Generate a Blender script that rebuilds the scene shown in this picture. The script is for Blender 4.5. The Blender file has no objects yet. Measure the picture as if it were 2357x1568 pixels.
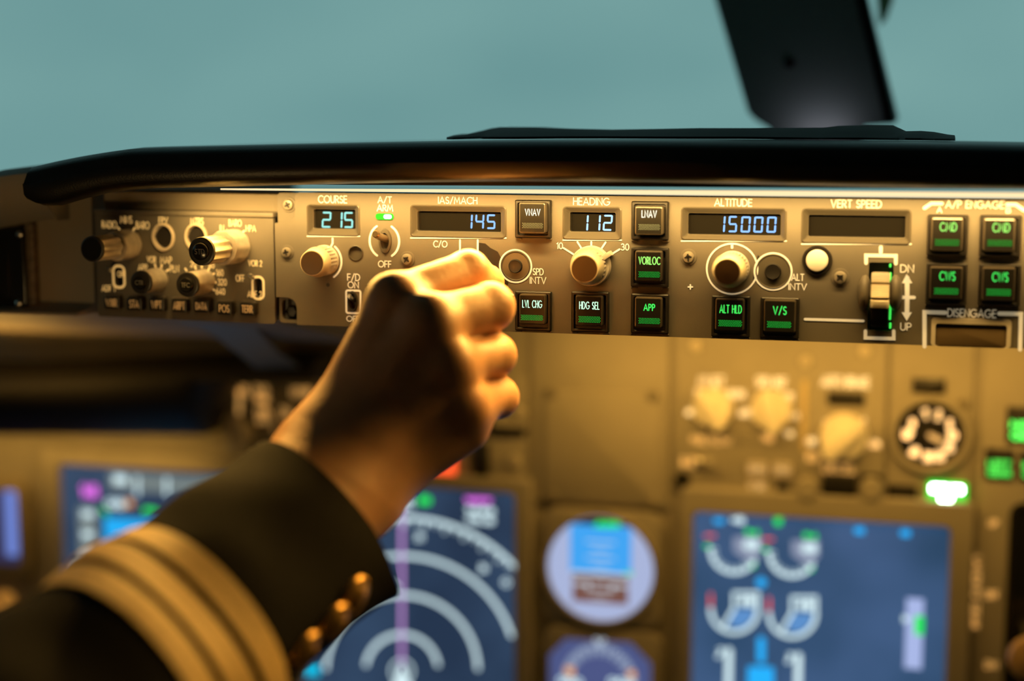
import bpy, math, random
import numpy as np
from mathutils import Vector, Matrix
from mathutils.geometry import tessellate_polygon
random.seed(7); np.random.seed(7)
C = bpy.context.scene.collection
SC = bpy.context.scene
PI = math.pi
# ------------------------------------------------------------------ camera
FPX = 3700.0; W, H = 2357.0, 1568.0
TH = math.atan(504 / FPX)                       # pitch down
PSI = math.atan(946 / FPX * math.cos(TH))       # yaw to the left of the panel normal
FWD = Vector((-math.sin(PSI) * math.cos(TH), math.cos(PSI) * math.cos(TH), -math.sin(TH)))
RGT = Vector((math.cos(PSI), math.sin(PSI), 0))
UPV = RGT.cross(FWD)
def ray(u, v): return FWD + RGT * ((u - W / 2) / FPX) - UPV * ((v - H / 2) / FPX)
EYE = -ray(1178, 620) * 0.9                     # the point of the panel at (1178,620) is the world origin
cam = bpy.data.cameras.new('camera'); camo = bpy.data.objects.new('camera', cam); C.objects.link(camo)
cam.sensor_fit = 'HORIZONTAL'; cam.sensor_width = 36; cam.lens = FPX / W * 36
cam.clip_start = 0.02; cam.clip_end = 200
camo.matrix_world = Matrix((RGT, UPV, -FWD)).transposed().to_4x4(); camo.location = EYE
cam.dof.use_dof = True; cam.dof.focus_distance = 0.892; cam.dof.aperture_fstop = 2.3
SC.camera = camo
SC.view_settings.view_transform = 'Standard'; SC.view_settings.look = 'None'
SC.view_settings.exposure = 0.0; SC.view_settings.gamma = 1.0
try: SC.view_settings.use_curve_mapping = False
except Exception: pass
SC.cycles.use_denoising = True
SC.cycles.max_bounces = 8
# ------------------------------------------------------------------ world: even overcast dusk sky
wd = bpy.data.worlds.new('sky'); SC.world = wd; wd.use_nodes = True
nt = wd.node_tree; nt.nodes.clear()
out = nt.nodes.new('ShaderNodeOutputWorld'); bg = nt.nodes.new('ShaderNodeBackground')
tc = nt.nodes.new('ShaderNodeTexCoord'); nz = nt.nodes.new('ShaderNodeTexNoise'); rp = nt.nodes.new('ShaderNodeValToRGB')
mp = nt.nodes.new('ShaderNodeMapping'); mp.inputs['Scale'].default_value = (1, 1, 3)
nz.inputs['Scale'].default_value = 5.0; nz.inputs['Detail'].default_value = 3
rp.color_ramp.elements[0].position = 0.3; rp.color_ramp.elements[0].color = (0.150, 0.312, 0.318, 1)
rp.color_ramp.elements[1].position = 0.72; rp.color_ramp.elements[1].color = (0.195, 0.375, 0.370, 1)
nt.links.new(tc.outputs['Generated'], mp.inputs['Vector']); nt.links.new(mp.outputs['Vector'], nz.inputs['Vector'])
nt.links.new(nz.outputs['Fac'], rp.inputs['Fac']); nt.links.new(rp.outputs['Color'], bg.inputs['Color'])
bg.inputs['Strength'].default_value = 1.06; nt.links.new(bg.outputs['Background'], out.inputs['Surface'])
STRIP_E = 1.15        # visible glow of the glareshield strip
LAMP_A = 0.5         # watts thrown in onto the control panel
LAMP_B = 3.05         # watts thrown out over the hands
FLOOD_E = .6       # floodlight over the main panel, watts
FLOOD2_E = 0.11
SIDE_E = .09  # watts of the added fill lamp at the left
# ------------------------------------------------------------------ materials
def mat(name, col, rough=0.5, metal=0.0, emit=None, es=1.0, bump=0.0, bscale=400, spec=0.5, var=0.0, vscale=30, sss=0, coat=0):
    m = bpy.data.materials.new(name); m.use_nodes = True; n = m.node_tree; b = n.nodes['Principled BSDF']
    b.inputs['Base Color'].default_value = (*col, 1); b.inputs['Roughness'].default_value = rough
    b.inputs['Metallic'].default_value = metal; b.inputs['Specular IOR Level'].default_value = spec
    if coat: b.inputs['Coat Weight'].default_value = coat
    if sss:
        b.inputs['Subsurface Weight'].default_value = sss; b.inputs['Subsurface Radius'].default_value = (0.006, 0.002, 0.001); b.inputs['Subsurface Scale'].default_value = 1.0
    if emit:
        b.inputs['Emission Color'].default_value = (*emit, 1); b.inputs['Emission Strength'].default_value = es
    if bump or var:
        t = n.nodes.new('ShaderNodeTexCoord'); z = n.nodes.new('ShaderNodeTexNoise'); z.inputs['Scale'].default_value = bscale; z.inputs['Detail'].default_value = 4
        n.links.new(t.outputs['Object'], z.inputs['Vector'])
        if bump:
            bp = n.nodes.new('ShaderNodeBump'); bp.inputs['Strength'].default_value = bump; bp.inputs['Distance'].default_value = 0.0006
            n.links.new(z.outputs['Fac'], bp.inputs['Height']); n.links.new(bp.outputs['Normal'], b.inputs['Normal'])
        if var:
            y = n.nodes.new('ShaderNodeTexNoise'); y.inputs['Scale'].default_value = vscale; y.inputs['Detail'].default_value = 5
            n.links.new(t.outputs['Object'], y.inputs['Vector'])
            r = n.nodes.new('ShaderNodeValToRGB'); r.color_ramp.elements[0].position = .3; r.color_ramp.elements[1].position = .7
            r.color_ramp.elements[0].color = (*[c * (1 - var) for c in col], 1); r.color_ramp.elements[1].color = (*[min(1, c * (1 + var)) for c in col], 1)
            n.links.new(y.outputs['Fac'], r.inputs['Fac']); n.links.new(r.outputs['Color'], b.inputs['Base Color'])
    return m
def emis(name, col, s):
    m = bpy.data.materials.new(name); m.use_nodes = True; n = m.node_tree; n.nodes.clear()
    o = n.nodes.new('ShaderNodeOutputMaterial'); e = n.nodes.new('ShaderNodeEmission'); e.inputs['Color'].default_value = (*col, 1); e.inputs['Strength'].default_value = s
    n.links.new(e.outputs[0], o.inputs['Surface']); return m
M = {}
M['panel'] = mat('grey_panel_paint', (.125, .112, .09), .5, bump=.12, bscale=1800, var=.05, vscale=60, spec=.35)
M['panel2'] = mat('grey_main_panel_paint', (.34, .31, .26), .6, bump=.1, bscale=1500, var=.05, spec=.3)
M['print'] = mat('backlit_white_lettering', (.72, .72, .70), .6, emit=(1, .82, .50), es=.24)
M['print_o'] = mat('backlit_amber_lettering', (.7, .6, .45), .6, emit=(1, .50, .13), es=.55)
M['print_e'] = mat('backlit_side_lettering', (.75, .68, .5), .6, emit=(1, .56, .16), es=.5)
M['black'] = mat('black_plastic', (.012, .011, .010), .42, bump=.05)
M['black_gloss'] = mat('black_gloss_plastic', (.010, .010, .010), .18)
M['black_satin'] = mat('black_satin_housing', (.016, .014, .012), .38, var=.2, vscale=300)
M['glare'] = mat('black_padded_vinyl', (.006, .0055, .005), .38, bump=.2, bscale=900, spec=.4)
M['cover'] = mat('black_rubber_sheet', (.005, .005, .005), .8, bump=.1, bscale=200)
M['knob'] = mat('ivory_knob_plastic', (.50, .46, .39), .38, bump=.04, bscale=900, var=.04, vscale=200)
M['knob2'] = mat('cream_knob_plastic', (.88, .82, .70), .4)
M['knob_cap'] = mat('dark_brown_knob_face', (.055, .030, .014), .35)
M['knob_steel'] = mat('worn_pale_metal_knob', (.62, .56, .46), .34, metal=.35, var=.12, vscale=250)
M['steel'] = mat('steel', (.55, .52, .48), .28, metal=1)
M['screwm'] = mat('painted_screw', (.28, .25, .2), .4, metal=.3)
M['winframe'] = mat('window_frame_paint', (.075, .066, .05), .35)
M['well'] = mat('dark_display_glass', (.010, .009, .007), .12, spec=.5)
M['cap'] = mat('smoked_button_cap', (.012, .011, .009), .25, spec=.35)
M['caprim'] = mat('button_cap_edge', (.06, .05, .036), .28, spec=.6)
M['seg_b'] = emis('blue_segment_light', (.28, .52, 1.0), 1.35)
M['seg_w'] = emis('white_segment_light', (.42, .66, 1.0), 1.5)
M['seg_c'] = emis('cyan_segment_light', (.40, .95, .85), 1.1)
M['grn'] = emis('green_legend_light', (.07, .95, .12), 1.15)
M['grn_y'] = emis('yellow_green_legend_light', (.38, 1.0, .16), 1.5)
M['grn_w'] = emis('white_green_legend_light', (.55, 1.0, .62), 1.5)
M['warm_w'] = emis('warm_white_legend_light', (1.0, .92, .68), 1.5)
M['grn_d'] = emis('dim_green_bar_light', (.02, .55, .05), .9)
M['gry_d'] = mat('unlit_bar_lens', (.10, .13, .12), .4)
M['lamp_g'] = emis('bright_green_lamp', (.10, 1.0, .03), 1.1)
M['strip'] = emis('warm_strip_light', (1, .76, .42), STRIP_E)
M['shelf'] = mat('brown_grey_trim', (.27, .23, .17), .6, bump=.15, bscale=700, var=.06)
M['trim_g'] = mat('grey_side_trim', (.26, .25, .22), .55, bump=.2, bscale=700)
M['hood'] = mat('black_hood_leather', (.010, .010, .011), .6, bump=.2, bscale=700)
M['post'] = mat('dark_teal_post_paint', (.26, .41, .41), .5, bump=.1, bscale=300)
M['wall'] = mat('dark_cabin_lining', (.27, .27, .26), .8)
M['floor'] = mat('dark_cabin_carpet', (.03, .03, .032), .9, bump=.4, bscale=300)
# ------------------------------------------------------------------ mesh builder
class MB:
    def __init__(s): s.v = []; s.f = []
    def add(s, v, f):
        o = len(s.v); s.v += [tuple(p) for p in v]; s.f += [tuple(i + o for i in q) for q in f]; return s
    def box(s, x0, x1, y0, y1, z0, z1):
        v = [(x, y, z) for z in (z0, z1) for x, y in ((x0, y0), (x1, y0), (x1, y1), (x0, y1))]
        return s.add(v, [(3, 2, 1, 0), (4, 5, 6, 7), (0, 1, 5, 4), (1, 2, 6, 5), (2, 3, 7, 6), (3, 0, 4, 7)])
    def loft(s, loops, cap0=True, cap1=True, closed=True):
        n = len(loops[0]); v = [p for l in loops for p in l]; f = []
        for k in range(len(loops) - 1):
            for i in range(n if closed else n - 1):
                j = (i + 1) % n; f.append((k * n + i, k * n + j, (k + 1) * n + j, (k + 1) * n + i))
        if cap0: f.append(tuple(range(n - 1, -1, -1)))
        if cap1: f.append(tuple((len(loops) - 1) * n + i for i in range(n)))
        return s.add(v, f)
    def prism(s, loop, z0, z1, bev=0.0):
        L = [[(x, y, z0) for x, y in loop]]
        if bev:
            a = inset(loop, bev * .3); b = inset(loop, bev)
            L += [[(x, y, z1 - bev) for x, y in loop], [(x, y, z1 - bev * .3) for x, y in a], [(x, y, z1) for x, y in b]]
        else: L.append([(x, y, z1) for x, y in loop])
        return s.loft(L)
    def plate(s, outer, holes, z0, z1):
        loops = [outer] + holes; flat = [p for l in loops for p in l]
        tri = tessellate_polygon([[Vector((x, y, 0)) for x, y in l] for l in loops]); n = len(flat)
        v = [(x, y, z1) for x, y in flat] + [(x, y, z0) for x, y in flat]; f = []
        for t in tri:
            a, b, c = [Vector(flat[i]) for i in t]
            if (b - a).cross(c - a) < 0: t = (t[0], t[2], t[1])
            f.append(tuple(t)); f.append(tuple(n + i for i in reversed(t)))
        o = 0
        for l in loops:
            k = len(l)
            for i in range(k):
                j = (i + 1) % k; q = (o + i, o + j, n + o + j, n + o + i)
                f.append(q)
            o += k
        return s.add(v, f)
    def ringband(s, lo, li, z0, z1):
        """frame between outer loop lo and inner loop li (same count): top, outer and inner walls"""
        n = len(lo)
        return s.loft([[(x, y, z0) for x, y in lo], [(x, y, z1) for x, y in lo], [(x, y, z1) for x, y in li], [(x, y, z0) for x, y in li]], False, False)
    def lathe(s, c, prof, n=40, ridge=0.0, zones=(), axis=None):
        cx, cy = c[0], c[1]; cz = c[2] if len(c) > 2 else 0; L = []
        for k, (r, z) in enumerate(prof):
            l = []
            for i in range(n):
                a = 2 * PI * i / n; rr = r
                if k in zones: rr = r * (1 - (ridge if (i // 2) % 2 else 0)) if n > 60 else r * (1 - ridge * (.5 - .5 * math.cos(a * 8)))
                l.append((cx + rr * math.cos(a), cy + rr * math.sin(a), cz + z))
            L.append(l)
        return s.loft(L)
    def tube(s, path, r, n=10, caps=True):
        P = [Vector(p) for p in path]; L = []; up = None
        for i, p in enumerate(P):
            t = (P[min(i + 1, len(P) - 1)] - P[max(i - 1, 0)]).normalized()
            if up is None: up = t.orthogonal().normalized()
            up = (up - t * up.dot(t)).normalized(); w = t.cross(up); rr = r[i] if isinstance(r, (list, tuple)) else r
            L.append([p + (up * math.cos(2 * PI * k / n) + w * math.sin(2 * PI * k / n)) * rr for k in range(n)])
        return s.loft(L, caps, caps)
    def ball(s, c, r, n=16, m=10, half=False):
        rx, ry, rz = r if isinstance(r, (tuple, list)) else (r, r, r); L = []
        for k in range(m + 1):
            ph = (PI / 2 * (1 - k / m)) if half else (PI / 2 - PI * k / m)
            ph = max(min(ph, PI / 2 - .02), -PI / 2 + .02)
            L.append([(c[0] + rx * math.cos(ph) * math.cos(2 * PI * i / n), c[1] + ry * math.cos(ph) * math.sin(2 * PI * i / n), c[2] + rz * math.sin(ph)) for i in range(n)])
        return s.loft(L[::-1])
    def stroke(s, path, w, z, closed=False, h=0.0):
        """a flat printed line of width w lying at height z"""
        P = [Vector(p) for p in path]; Q = [P[0]]
        for p in P[1:]:
            if (p - Q[-1]).length > 1e-7: Q.append(p)
        P = Q; n = len(P); hw = w / 2
        if n < 2: return s
        if closed and (P[0] - P[-1]).length < 1e-7: P = P[:-1]; n -= 1
        for i in range(n if closed else n - 1):          # one quad per segment, mitred
            pass
        Lf = []; Rt = []
        for i in range(n):
            a = P[i - 1] if (i > 0 or closed) else None; b = P[(i + 1) % n] if (i < n - 1 or closed) else None
            d1 = (P[i] - a).normalized() if a is not None else None; d2 = (b - P[i]).normalized() if b is not None else None
            if d1 is None: d1 = d2
            if d2 is None: d2 = d1
            n1 = Vector((-d1.y, d1.x)); n2 = Vector((-d2.y, d2.x)); m = n1 + n2
            m = m.normalized() if m.length > 1e-6 else n1
            k = hw / max(m.dot(n1), .55)
            Lf.append(P[i] + m * k); Rt.append(P[i] - m * k)
        v = []; f = []
        for i in range(n): v += [(Lf[i].x, Lf[i].y, z), (Rt[i].x, Rt[i].y, z)]
        for i in range(n if closed else n - 1):
            j = (i + 1) % n; f.append((2 * i + 1, 2 * j + 1, 2 * j, 2 * i))
        s.add(v, f)
        if not closed:
            for e, d in ((0, (P[0] - P[1])), (n - 1, (P[-1] - P[-2]))):
                a0 = math.atan2(d.y, d.x); p = P[e]
                s.add([(p.x + hw * math.cos(a0 + t), p.y + hw * math.sin(a0 + t), z) for t in (-PI / 2, -PI / 4, 0, PI / 4, PI / 2)], [(0, 1, 2, 3, 4)])
        return s
    def poly(s, loop, z): return s.add([(x, y, z) for x, y in loop], [tuple(range(len(loop)))])
def inset(loop, d):
    n = len(loop); A = sum(loop[i][0] * loop[(i + 1) % n][1] - loop[(i + 1) % n][0] * loop[i][1] for i in range(n)); sg = 1 if A > 0 else -1; r = []
    for i in range(n):
        p, q, t = Vector(loop[i - 1]), Vector(loop[i]), Vector(loop[(i + 1) % n]); d1 = (q - p).normalized(); d2 = (t - q).normalized()
        m = Vector((-d1.y - d2.y, d1.x + d2.x)); n1 = Vector((-d1.y, d1.x)); m = m.normalized() if m.length > 1e-6 else n1
        k = d / max(m.dot(n1), .5); r.append((q.x + m.x * k * sg, q.y + m.y * k * sg))
    return r
def rrect(x0, x1, y0, y1, r, n=4):
    P = []
    for cx, cy, a in ((x1 - r, y1 - r, 0), (x0 + r, y1 - r, 90), (x0 + r, y0 + r, 180), (x1 - r, y0 + r, 270)):
        for k in range(n + 1):
            t = math.radians(a + 90 * k / n); P.append((cx + r * math.cos(t), cy + r * math.sin(t)))
    return P
def circ(cx, cy, r, n=32, ry=None): return [(cx + r * math.cos(2 * PI * i / n), cy + (ry or r) * math.sin(2 * PI * i / n)) for i in range(n)]
def arc(cx, cy, rx, ry, a0, a1, n=14): return [(cx + rx * math.cos(math.radians(a0 + (a1 - a0) * i / n)), cy + ry * math.sin(math.radians(a0 + (a1 - a0) * i / n))) for i in range(n + 1)]
def obj(name, mb, m, parent=None, smooth=35, label=None):
    me = bpy.data.meshes.new(name); me.from_pydata(mb.v, [], mb.f); me.update()
    if smooth:
        me.shade_smooth(); me.set_sharp_from_angle(angle=math.radians(smooth))
    me.materials.append(M[m] if isinstance(m, str) else m)
    o = bpy.data.objects.new(name, me); C.objects.link(o)
    if parent is not None: o.parent = parent
    if label: o['label'] = label
    return o
def tag(o, label, cat, group=None):
    o['label'] = label; o['category'] = cat
    if group: o['group'] = group
    return o
def structure(name, mb, m, smooth=35):
    o = obj(name, mb, m, None, smooth); o['kind'] = 'structure'; return o
# a flat face something is mounted on: its own x to the right, y up, z towards the cabin
class Face:
    def __init__(s, origin, ex, up):
        s.o = Vector(origin); s.x = Vector(ex).normalized(); s.y = Vector(up).normalized(); s.z = s.x.cross(s.y)
        s.m = Matrix((s.x, s.y, s.z)).transposed().to_4x4(); s.m.translation = s.o
    def p(s, u, v, z=0.0):
        d = ray(u, v); t = ((s.o + s.z * z) - EYE).dot(s.z) / d.dot(s.z); q = EYE + d * t - s.o
        return (q.dot(s.x), q.dot(s.y))
    def P(s, pts, z=0.0): return [s.p(u, v, z) for u, v in pts]
    def R(s, x0, x1, y0, y1, z=0.0):
        """face rectangle of a picture rectangle: x0, x1, y0, y1"""
        a = s.p(x0, (y0 + y1) / 2, z); b = s.p(x1, (y0 + y1) / 2, z); c = s.p((x0 + x1) / 2, y1, z); d = s.p((x0 + x1) / 2, y0, z)
        return (a[0], b[0], c[1], d[1])
    def s_(s, u, v): a = s.p(u - 20, v); b = s.p(u + 20, v); return (b[0] - a[0]) / 40     # metres per pixel there
    def thing(s, name, label, cat, group=None):
        o = bpy.data.objects.new(name, None); o.empty_display_size = .02; C.objects.link(o); o.matrix_world = s.m; return tag(o, label, cat, group)
def at_y(u, v, Y): d = ray(u, v); t = (Y - EYE.y) / d.y; return EYE + d * t
def at_d(u, v, d): return EYE + ray(u, v) * d
# ------------------------------------------------------------------ stroke lettering
def _glyphs():
    G = {}
    G['A'] = (.82, [[(0, 0), (.41, 1), (.82, 0)], [(.14, .32), (.68, .32)]])
    G['B'] = (.56, [[(0, 0), (0, 1), (.26, 1)] + arc(.27, .76, .22, .24, 90, -90, 8) + [(0, .52)], [(0, .52), (.28, .52)] + arc(.29, .26, .27, .26, 90, -90, 8) + [(0, 0)]])
    G['C'] = (.82, [arc(.5, .5, .5, .5, 48, 312, 18)])
    G['D'] = (.74, [[(0, 0), (0, 1), (.24, 1)] + arc(.26, .5, .48, .5, 90, -90, 14) + [(0, 0)]])
    G['E'] = (.5, [[(.5, 1), (0, 1), (0, 0), (.5, 0)], [(0, .53), (.45, .53)]])
    G['F'] = (.48, [[(.48, 1), (0, 1), (0, 0)], [(0, .5), (.42, .5)]])
    G['G'] = (.98, [arc(.5, .5, .5, .5, 48, 355, 20) + [(.6, .46)]])
    G['H'] = (.64, [[(0, 0), (0, 1)], [(.64, 0), (.64, 1)], [(0, .52), (.64, .52)]])
    G['I'] = (.02, [[(.01, 0), (.01, 1)]])
    G['J'] = (.36, [[(.36, 1), (.36, .2)] + arc(.18, .2, .18, .2, 0, -180, 8)])
    G['K'] = (.6, [[(0, 0), (0, 1)], [(.56, 1), (.03, .5), (.6, 0)]])
    G['L'] = (.44, [[(0, 1), (0, 0), (.44, 0)]])
    G['M'] = (.94, [[(0, 0), (.12, 1), (.47, .22), (.82, 1), (.94, 0)]])
    G['N'] = (.7, [[(0, 0), (0, 1), (.7, 0), (.7, 1)]])
    G['O'] = (1.0, [arc(.5, .5, .5, .5, 0, 360, 24)])
    G['P'] = (.52, [[(0, 0), (0, 1), (.25, 1)] + arc(.26, .73, .26, .27, 90, -90, 8) + [(0, .46)]])
    G['Q'] = (1.0, [arc(.5, .5, .5, .5, 0, 360, 24), [(.62, .3), (.98, -.04)]])
    G['R'] = (.56, [[(0, 0), (0, 1), (.25, 1)] + arc(.26, .74, .25, .26, 90, -90, 8) + [(0, .48)], [(.24, .48), (.56, 0)]])
    G['S'] = (.52, [arc(.26, .75, .23, .25, 35, 270, 12)[:-1] + arc(.26, .25, .25, .25, 90, -150, 12)])
    G['T'] = (.6, [[(0, 1), (.6, 1)], [(.3, 1), (.3, 0)]])
    G['U'] = (.62, [[(0, 1), (0, .3)] + arc(.31, .31, .31, .31, 180, 360, 10) + [(.62, 1)]])
    G['V'] = (.74, [[(0, 1), (.37, 0), (.74, 1)]])
    G['W'] = (1.1, [[(0, 1), (.27, 0), (.55, .95), (.83, 0), (1.1, 1)]])
    G['X'] = (.66, [[(0, 0), (.66, 1)], [(0, 1), (.66, 0)]])
    G['Y'] = (.68, [[(0, 1), (.34, .48), (.68, 1)], [(.34, .48), (.34, 0)]])
    G['Z'] = (.62, [[(0, 1), (.62, 1), (0, 0), (.62, 0)]])
    G['0'] = (.58, [arc(.29, .5, .29, .5, 0, 360, 20)])
    G['1'] = (.2, [[(0, .82), (.2, 1), (.2, 0)]])
    G['2'] = (.54, [arc(.27, .73, .26, .27, 165, -30, 12) + [(0, 0), (.54, 0)]])
    G['3'] = (.52, [arc(.24, .76, .23, .24, 150, -90, 12), arc(.24, .26, .28, .26, 90, -150, 12)])
    G['4'] = (.6, [[(.44, 0), (.44, 1), (0, .28), (.6, .28)]])
    G['5'] = (.54, [[(.48, 1), (.12, 1), (.06, .58)] + arc(.24, .32, .29, .32, 120, -145, 12)])
    G['6'] = (.56, [[(.42, 1), (.06, .42)], arc(.28, .29, .27, .29, 0, 360, 18)])
    G['8'] = (.54, [arc(.27, .76, .21, .24, 0, 360, 14), arc(.27, .26, .26, .26, 0, 360, 14)])
    G['9'] = (.56, [[(.14, 0), (.5, .58)], arc(.28, .71, .27, .29, 0, 360, 18)])
    G['7'] = (.54, [[(0, 1), (.54, 1), (.16, 0)]])
    G['/'] = (.5, [[(0, -.06), (.5, 1.06)]])
    G['-'] = (.3, [[(0, .45), (.3, .45)]])
    G['+'] = (.5, [[(0, .5), (.5, .5)], [(.25, .25), (.25, .75)]])
    G['.'] = (.04, [[(0, 0), (.04, .04)]])
    G[' '] = (.3, [])
    return G
GL = _glyphs()
def text_paths(t, gap=.2):
    x = 0; Ps = []
    for ch in t:
        w, pl = GL[ch]; Ps += [[(x + a, b) for a, b in p] for p in pl]; x += w + gap
    return Ps, x - gap
def text(mb, t, r, z, w, gap=.22):
    """printed word fitted into the face rectangle r = (x0,x1,y0,y1) with stroke width w"""
    Ps, L = text_paths(t, gap); x0, x1, y0, y1 = r; h = w / 2
    sx = (x1 - x0 - w) / max(L, .05); sy = y1 - y0 - w
    for p in Ps: mb.stroke([(x0 + h + a * sx, y0 + h + b * sy) for a, b in p], w, z)
    return mb
SEG = {'0': 'abcdef', '1': 'bc', '2': 'abged', '3': 'abgcd', '4': 'fgbc', '5': 'afgcd', '6': 'afgedc', '7': 'abc', '8': 'abcdefg', '9': 'abcdfg'}
def seg7(mb, ch, r, z, w):
    x0, x1, y0, y1 = r; ym = (y0 + y1) / 2; g = w * .12; sl = .05
    def S(x, y): return (x + (y - y0) * sl, y)
    for s in SEG[ch]:
        if s in 'agd':
            y = {'a': y1 - w / 2, 'g': ym, 'd': y0 + w / 2}[s]; a, b = x0 + w * .5 + g, x1 - w * .5 - g
            q = [(a - w * .35, y), (a + w * .15, y + w / 2), (b - w * .15, y + w / 2), (b + w * .35, y), (b - w * .15, y - w / 2), (a + w * .15, y - w / 2)]
        else:
            x = x1 - w / 2 if s in 'bc' else x0 + w / 2; lo, hi = (ym, y1) if s in 'bf' else (y0, ym); lo += g + w * .2; hi -= g + w * .2
            q = [(x, lo - w * .2), (x + w / 2, lo + w * .2), (x + w / 2, hi - w * .2), (x, hi + w * .2), (x - w / 2, hi - w * .2), (x - w / 2, lo + w * .2)]
        mb.poly([S(*p) for p in q], z)
    return mb
# ================================================================== cabin shell
ZT = EYE.z
def wallbox(name, x0, x1, y0, y1, z0, z1, m='wall'): return structure(name, MB().box(x0, x1, y0, y1, z0, z1), m)
wallbox('floor', -1.35, 1.65, -1.9, .8, -.95, -.90, 'floor')
wallbox('ceiling', -1.35, 1.65, -1.9, .46, .62, .66)
wallbox('wall_back', -1.35, 1.65, -1.95, -1.9, -.9, .62)
wallbox('wall_right', 1.6, 1.65, -1.9, .8, -.9, .62)
b = MB()                                         # left wall with the side window opening
b.box(-1.35, -1.3, -1.9, .8, -.9, .10); b.box(-1.35, -1.3, -1.9, -.75, .10, .62); b.box(-1.35, -1.3, -.1, .8, .10, .62); b.box(-1.35, -1.3, -.75, -.1, .5, .62)
structure('wall_left', b, 'wall')
wallbox('wall_front', -1.3, 1.6, .74, .8, -.9, ZT - .075)
def glass(name, q):
    m = bpy.data.materials.get('window_glass')
    if not m:
        m = bpy.data.materials.new('window_glass'); m.use_nodes = True; n = m.node_tree; n.nodes.clear()
        o = n.nodes.new('ShaderNodeOutputMaterial'); t = n.nodes.new('ShaderNodeBsdfTransparent'); g = n.nodes.new('ShaderNodeBsdfGlossy'); x = n.nodes.new('ShaderNodeMixShader')
        t.inputs[0].default_value = (.985, .995, .99, 1); g.inputs['Roughness'].default_value = .02; x.inputs[0].default_value = .03
        n.links.new(t.outputs[0], x.inputs[1]); n.links.new(g.outputs[0], x.inputs[2]); n.links.new(x.outputs[0], o.inputs['Surface'])
    a, b_, c, d = [Vector(p) for p in q]; nn = (b_ - a).cross(d - a).normalized() * .008
    mb = MB().loft([[a, b_, c, d], [a + nn, b_ + nn, c + nn, d + nn]]); o = obj(name, mb, m, None, 0); o['kind'] = 'structure'
XP = at_y(1960, 250, .40).x
glass('window_1', [(-1.3, .70, ZT - .075), (XP, .70, ZT - .075), (XP - .06, .42, .63), (-1.3, .42, .63)])
glass('window_2', [(XP, .70, ZT - .075), (1.6, .70, ZT - .075), (1.6, .42, .63), (XP - .06, .42, .63)])
glass('window_3', [(-1.32, -.75, .10), (-1.32, -.1, .10), (-1.32, -.1, .5), (-1.32, -.75, .5)])
# windshield centre post: leans away to the upper left, chamfered lower corner
def post_pt(u, v, dy): return at_y(u, v, .32 + dy)
front = [(1570, -260), (1935, -260), (2068, 272), (2058, 285), (1990, 290), (1985, 330), (1775, 330), (1772, 296), (1738, 275), (1722, 258)]
L = []
for dy, ins in ((.0, 3), (.006, 0), (.05, 0)):
    L.append([post_pt(u + (ins if u < 1850 else -ins), v - ins * .3, dy) for u, v in front])
structure('window_post', MB().loft(L), 'post')
edge = [(1925, -260), (2005, 0), (2020, 60), (2058, 270)]
L = []
for u, v in [(1968, -120), (1996, 0), (2024, 120), (2052, 240), (2060, 282)]:
    a = post_pt(u - 26, v, -.004); c = post_pt(u + 2, v, -.004); L.append([a, post_pt(u - 22, v, -.008), post_pt(u, v, -.008), c, c + Vector((0, .01, 0)), a + Vector((0, .01, 0))])
structure('trim_1', MB().loft(L), mat('black_post_seal', (.006, .008, .006), .6))
bb = MB().lathe((0, 0, 0), [(.004, 0), (.004, .001), (.0025, .0018), (0.0005, .002)], 16)
o = obj('screw', bb, mat('dark_screw', (.008, .01, .01), .5), None); q = post_pt(1817, 145, -.0002); o.rotation_euler = (PI / 2, 0, 0); o.location = q
tag(o, 'small dark screw set in the dark windshield centre post', 'screw')
t = MB()
pts = [(2012, -80), (2060, -80), (2056, 0), (2040, 45), (2024, 60)]  # unidentified pale yellow green strip by the post
L = [[at_y(u, v, .42 + dy) for u, v in pts] for dy in (0, .006)]
o = obj('pale_strip', t.loft(L), mat('pale_yellow_strip', (.30, .36, .18), .6, var=.1), None); tag(o, 'pale yellow green strip hanging beside the windshield post', 'tag')

# ================================================================== glareshield
def prof(u, vt, vb, lip=1.0, dx=0):
    """one cross-section of the padded brow: deck, rounded front, lip underneath"""
    YF = -.046
    a = at_y(u, vt, YF + .012); b_ = at_y(u, vb, YF + .012); X = a.x + dx; zt, zb = a.z, b_.z; hh = zt - zb
    P = [(.44, zt - .018), (.30, zt - .010), (.14, zt - .0012), (YF + .03, zt), (YF + .010, zt - .0008), (YF + .004, zt - .0045), (YF, zt - .010),
         (YF - .001, zt - hh * .5), (YF, zb + hh * .20), (YF + .003, zb + hh * .08), (YF + .008, zb + .001), (YF + .012, zb), (YF + .016, zb + .0006), (YF + .03, zb + .006), (.012, zb + .010), (.44, zb + .008)]
    return [(X, y, z) for y, z in P]
st = [(78, 381, 462), (100, 376, 474), (140, 367, 473), (190, 357, 458), (250, 347, 443), (300, 340, 437), (360, 338, 433), (500, 335, 430), (640, 332, 427), (900, 327, 421), (1178, 323, 418), (1500, 322, 420), (1800, 324, 426), (2100, 327, 432), (2357, 331, 436), (2700, 338, 442), (3100, 346, 450)]
from bisect import bisect
def interp_st(u):
    xs = [s[0] for s in st]; k = min(max(bisect(xs, u) - 1, 0), len(st) - 2); a, b_ = st[k], st[k + 1]; t = (u - a[0]) / (b_[0] - a[0]); t2 = t
    return (u, a[1] + (b_[1] - a[1]) * t2, a[2] + (b_[2] - a[2]) * t2)
L = [prof(*interp_st(u)) for u in list(range(78, 400, 20)) + list(range(400, 3100, 90))]
g = obj('glareshield', MB().loft(L), 'glare', None, 50)
tag(g, 'long black padded glareshield brow running above the lit control panel', 'glareshield')
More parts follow.
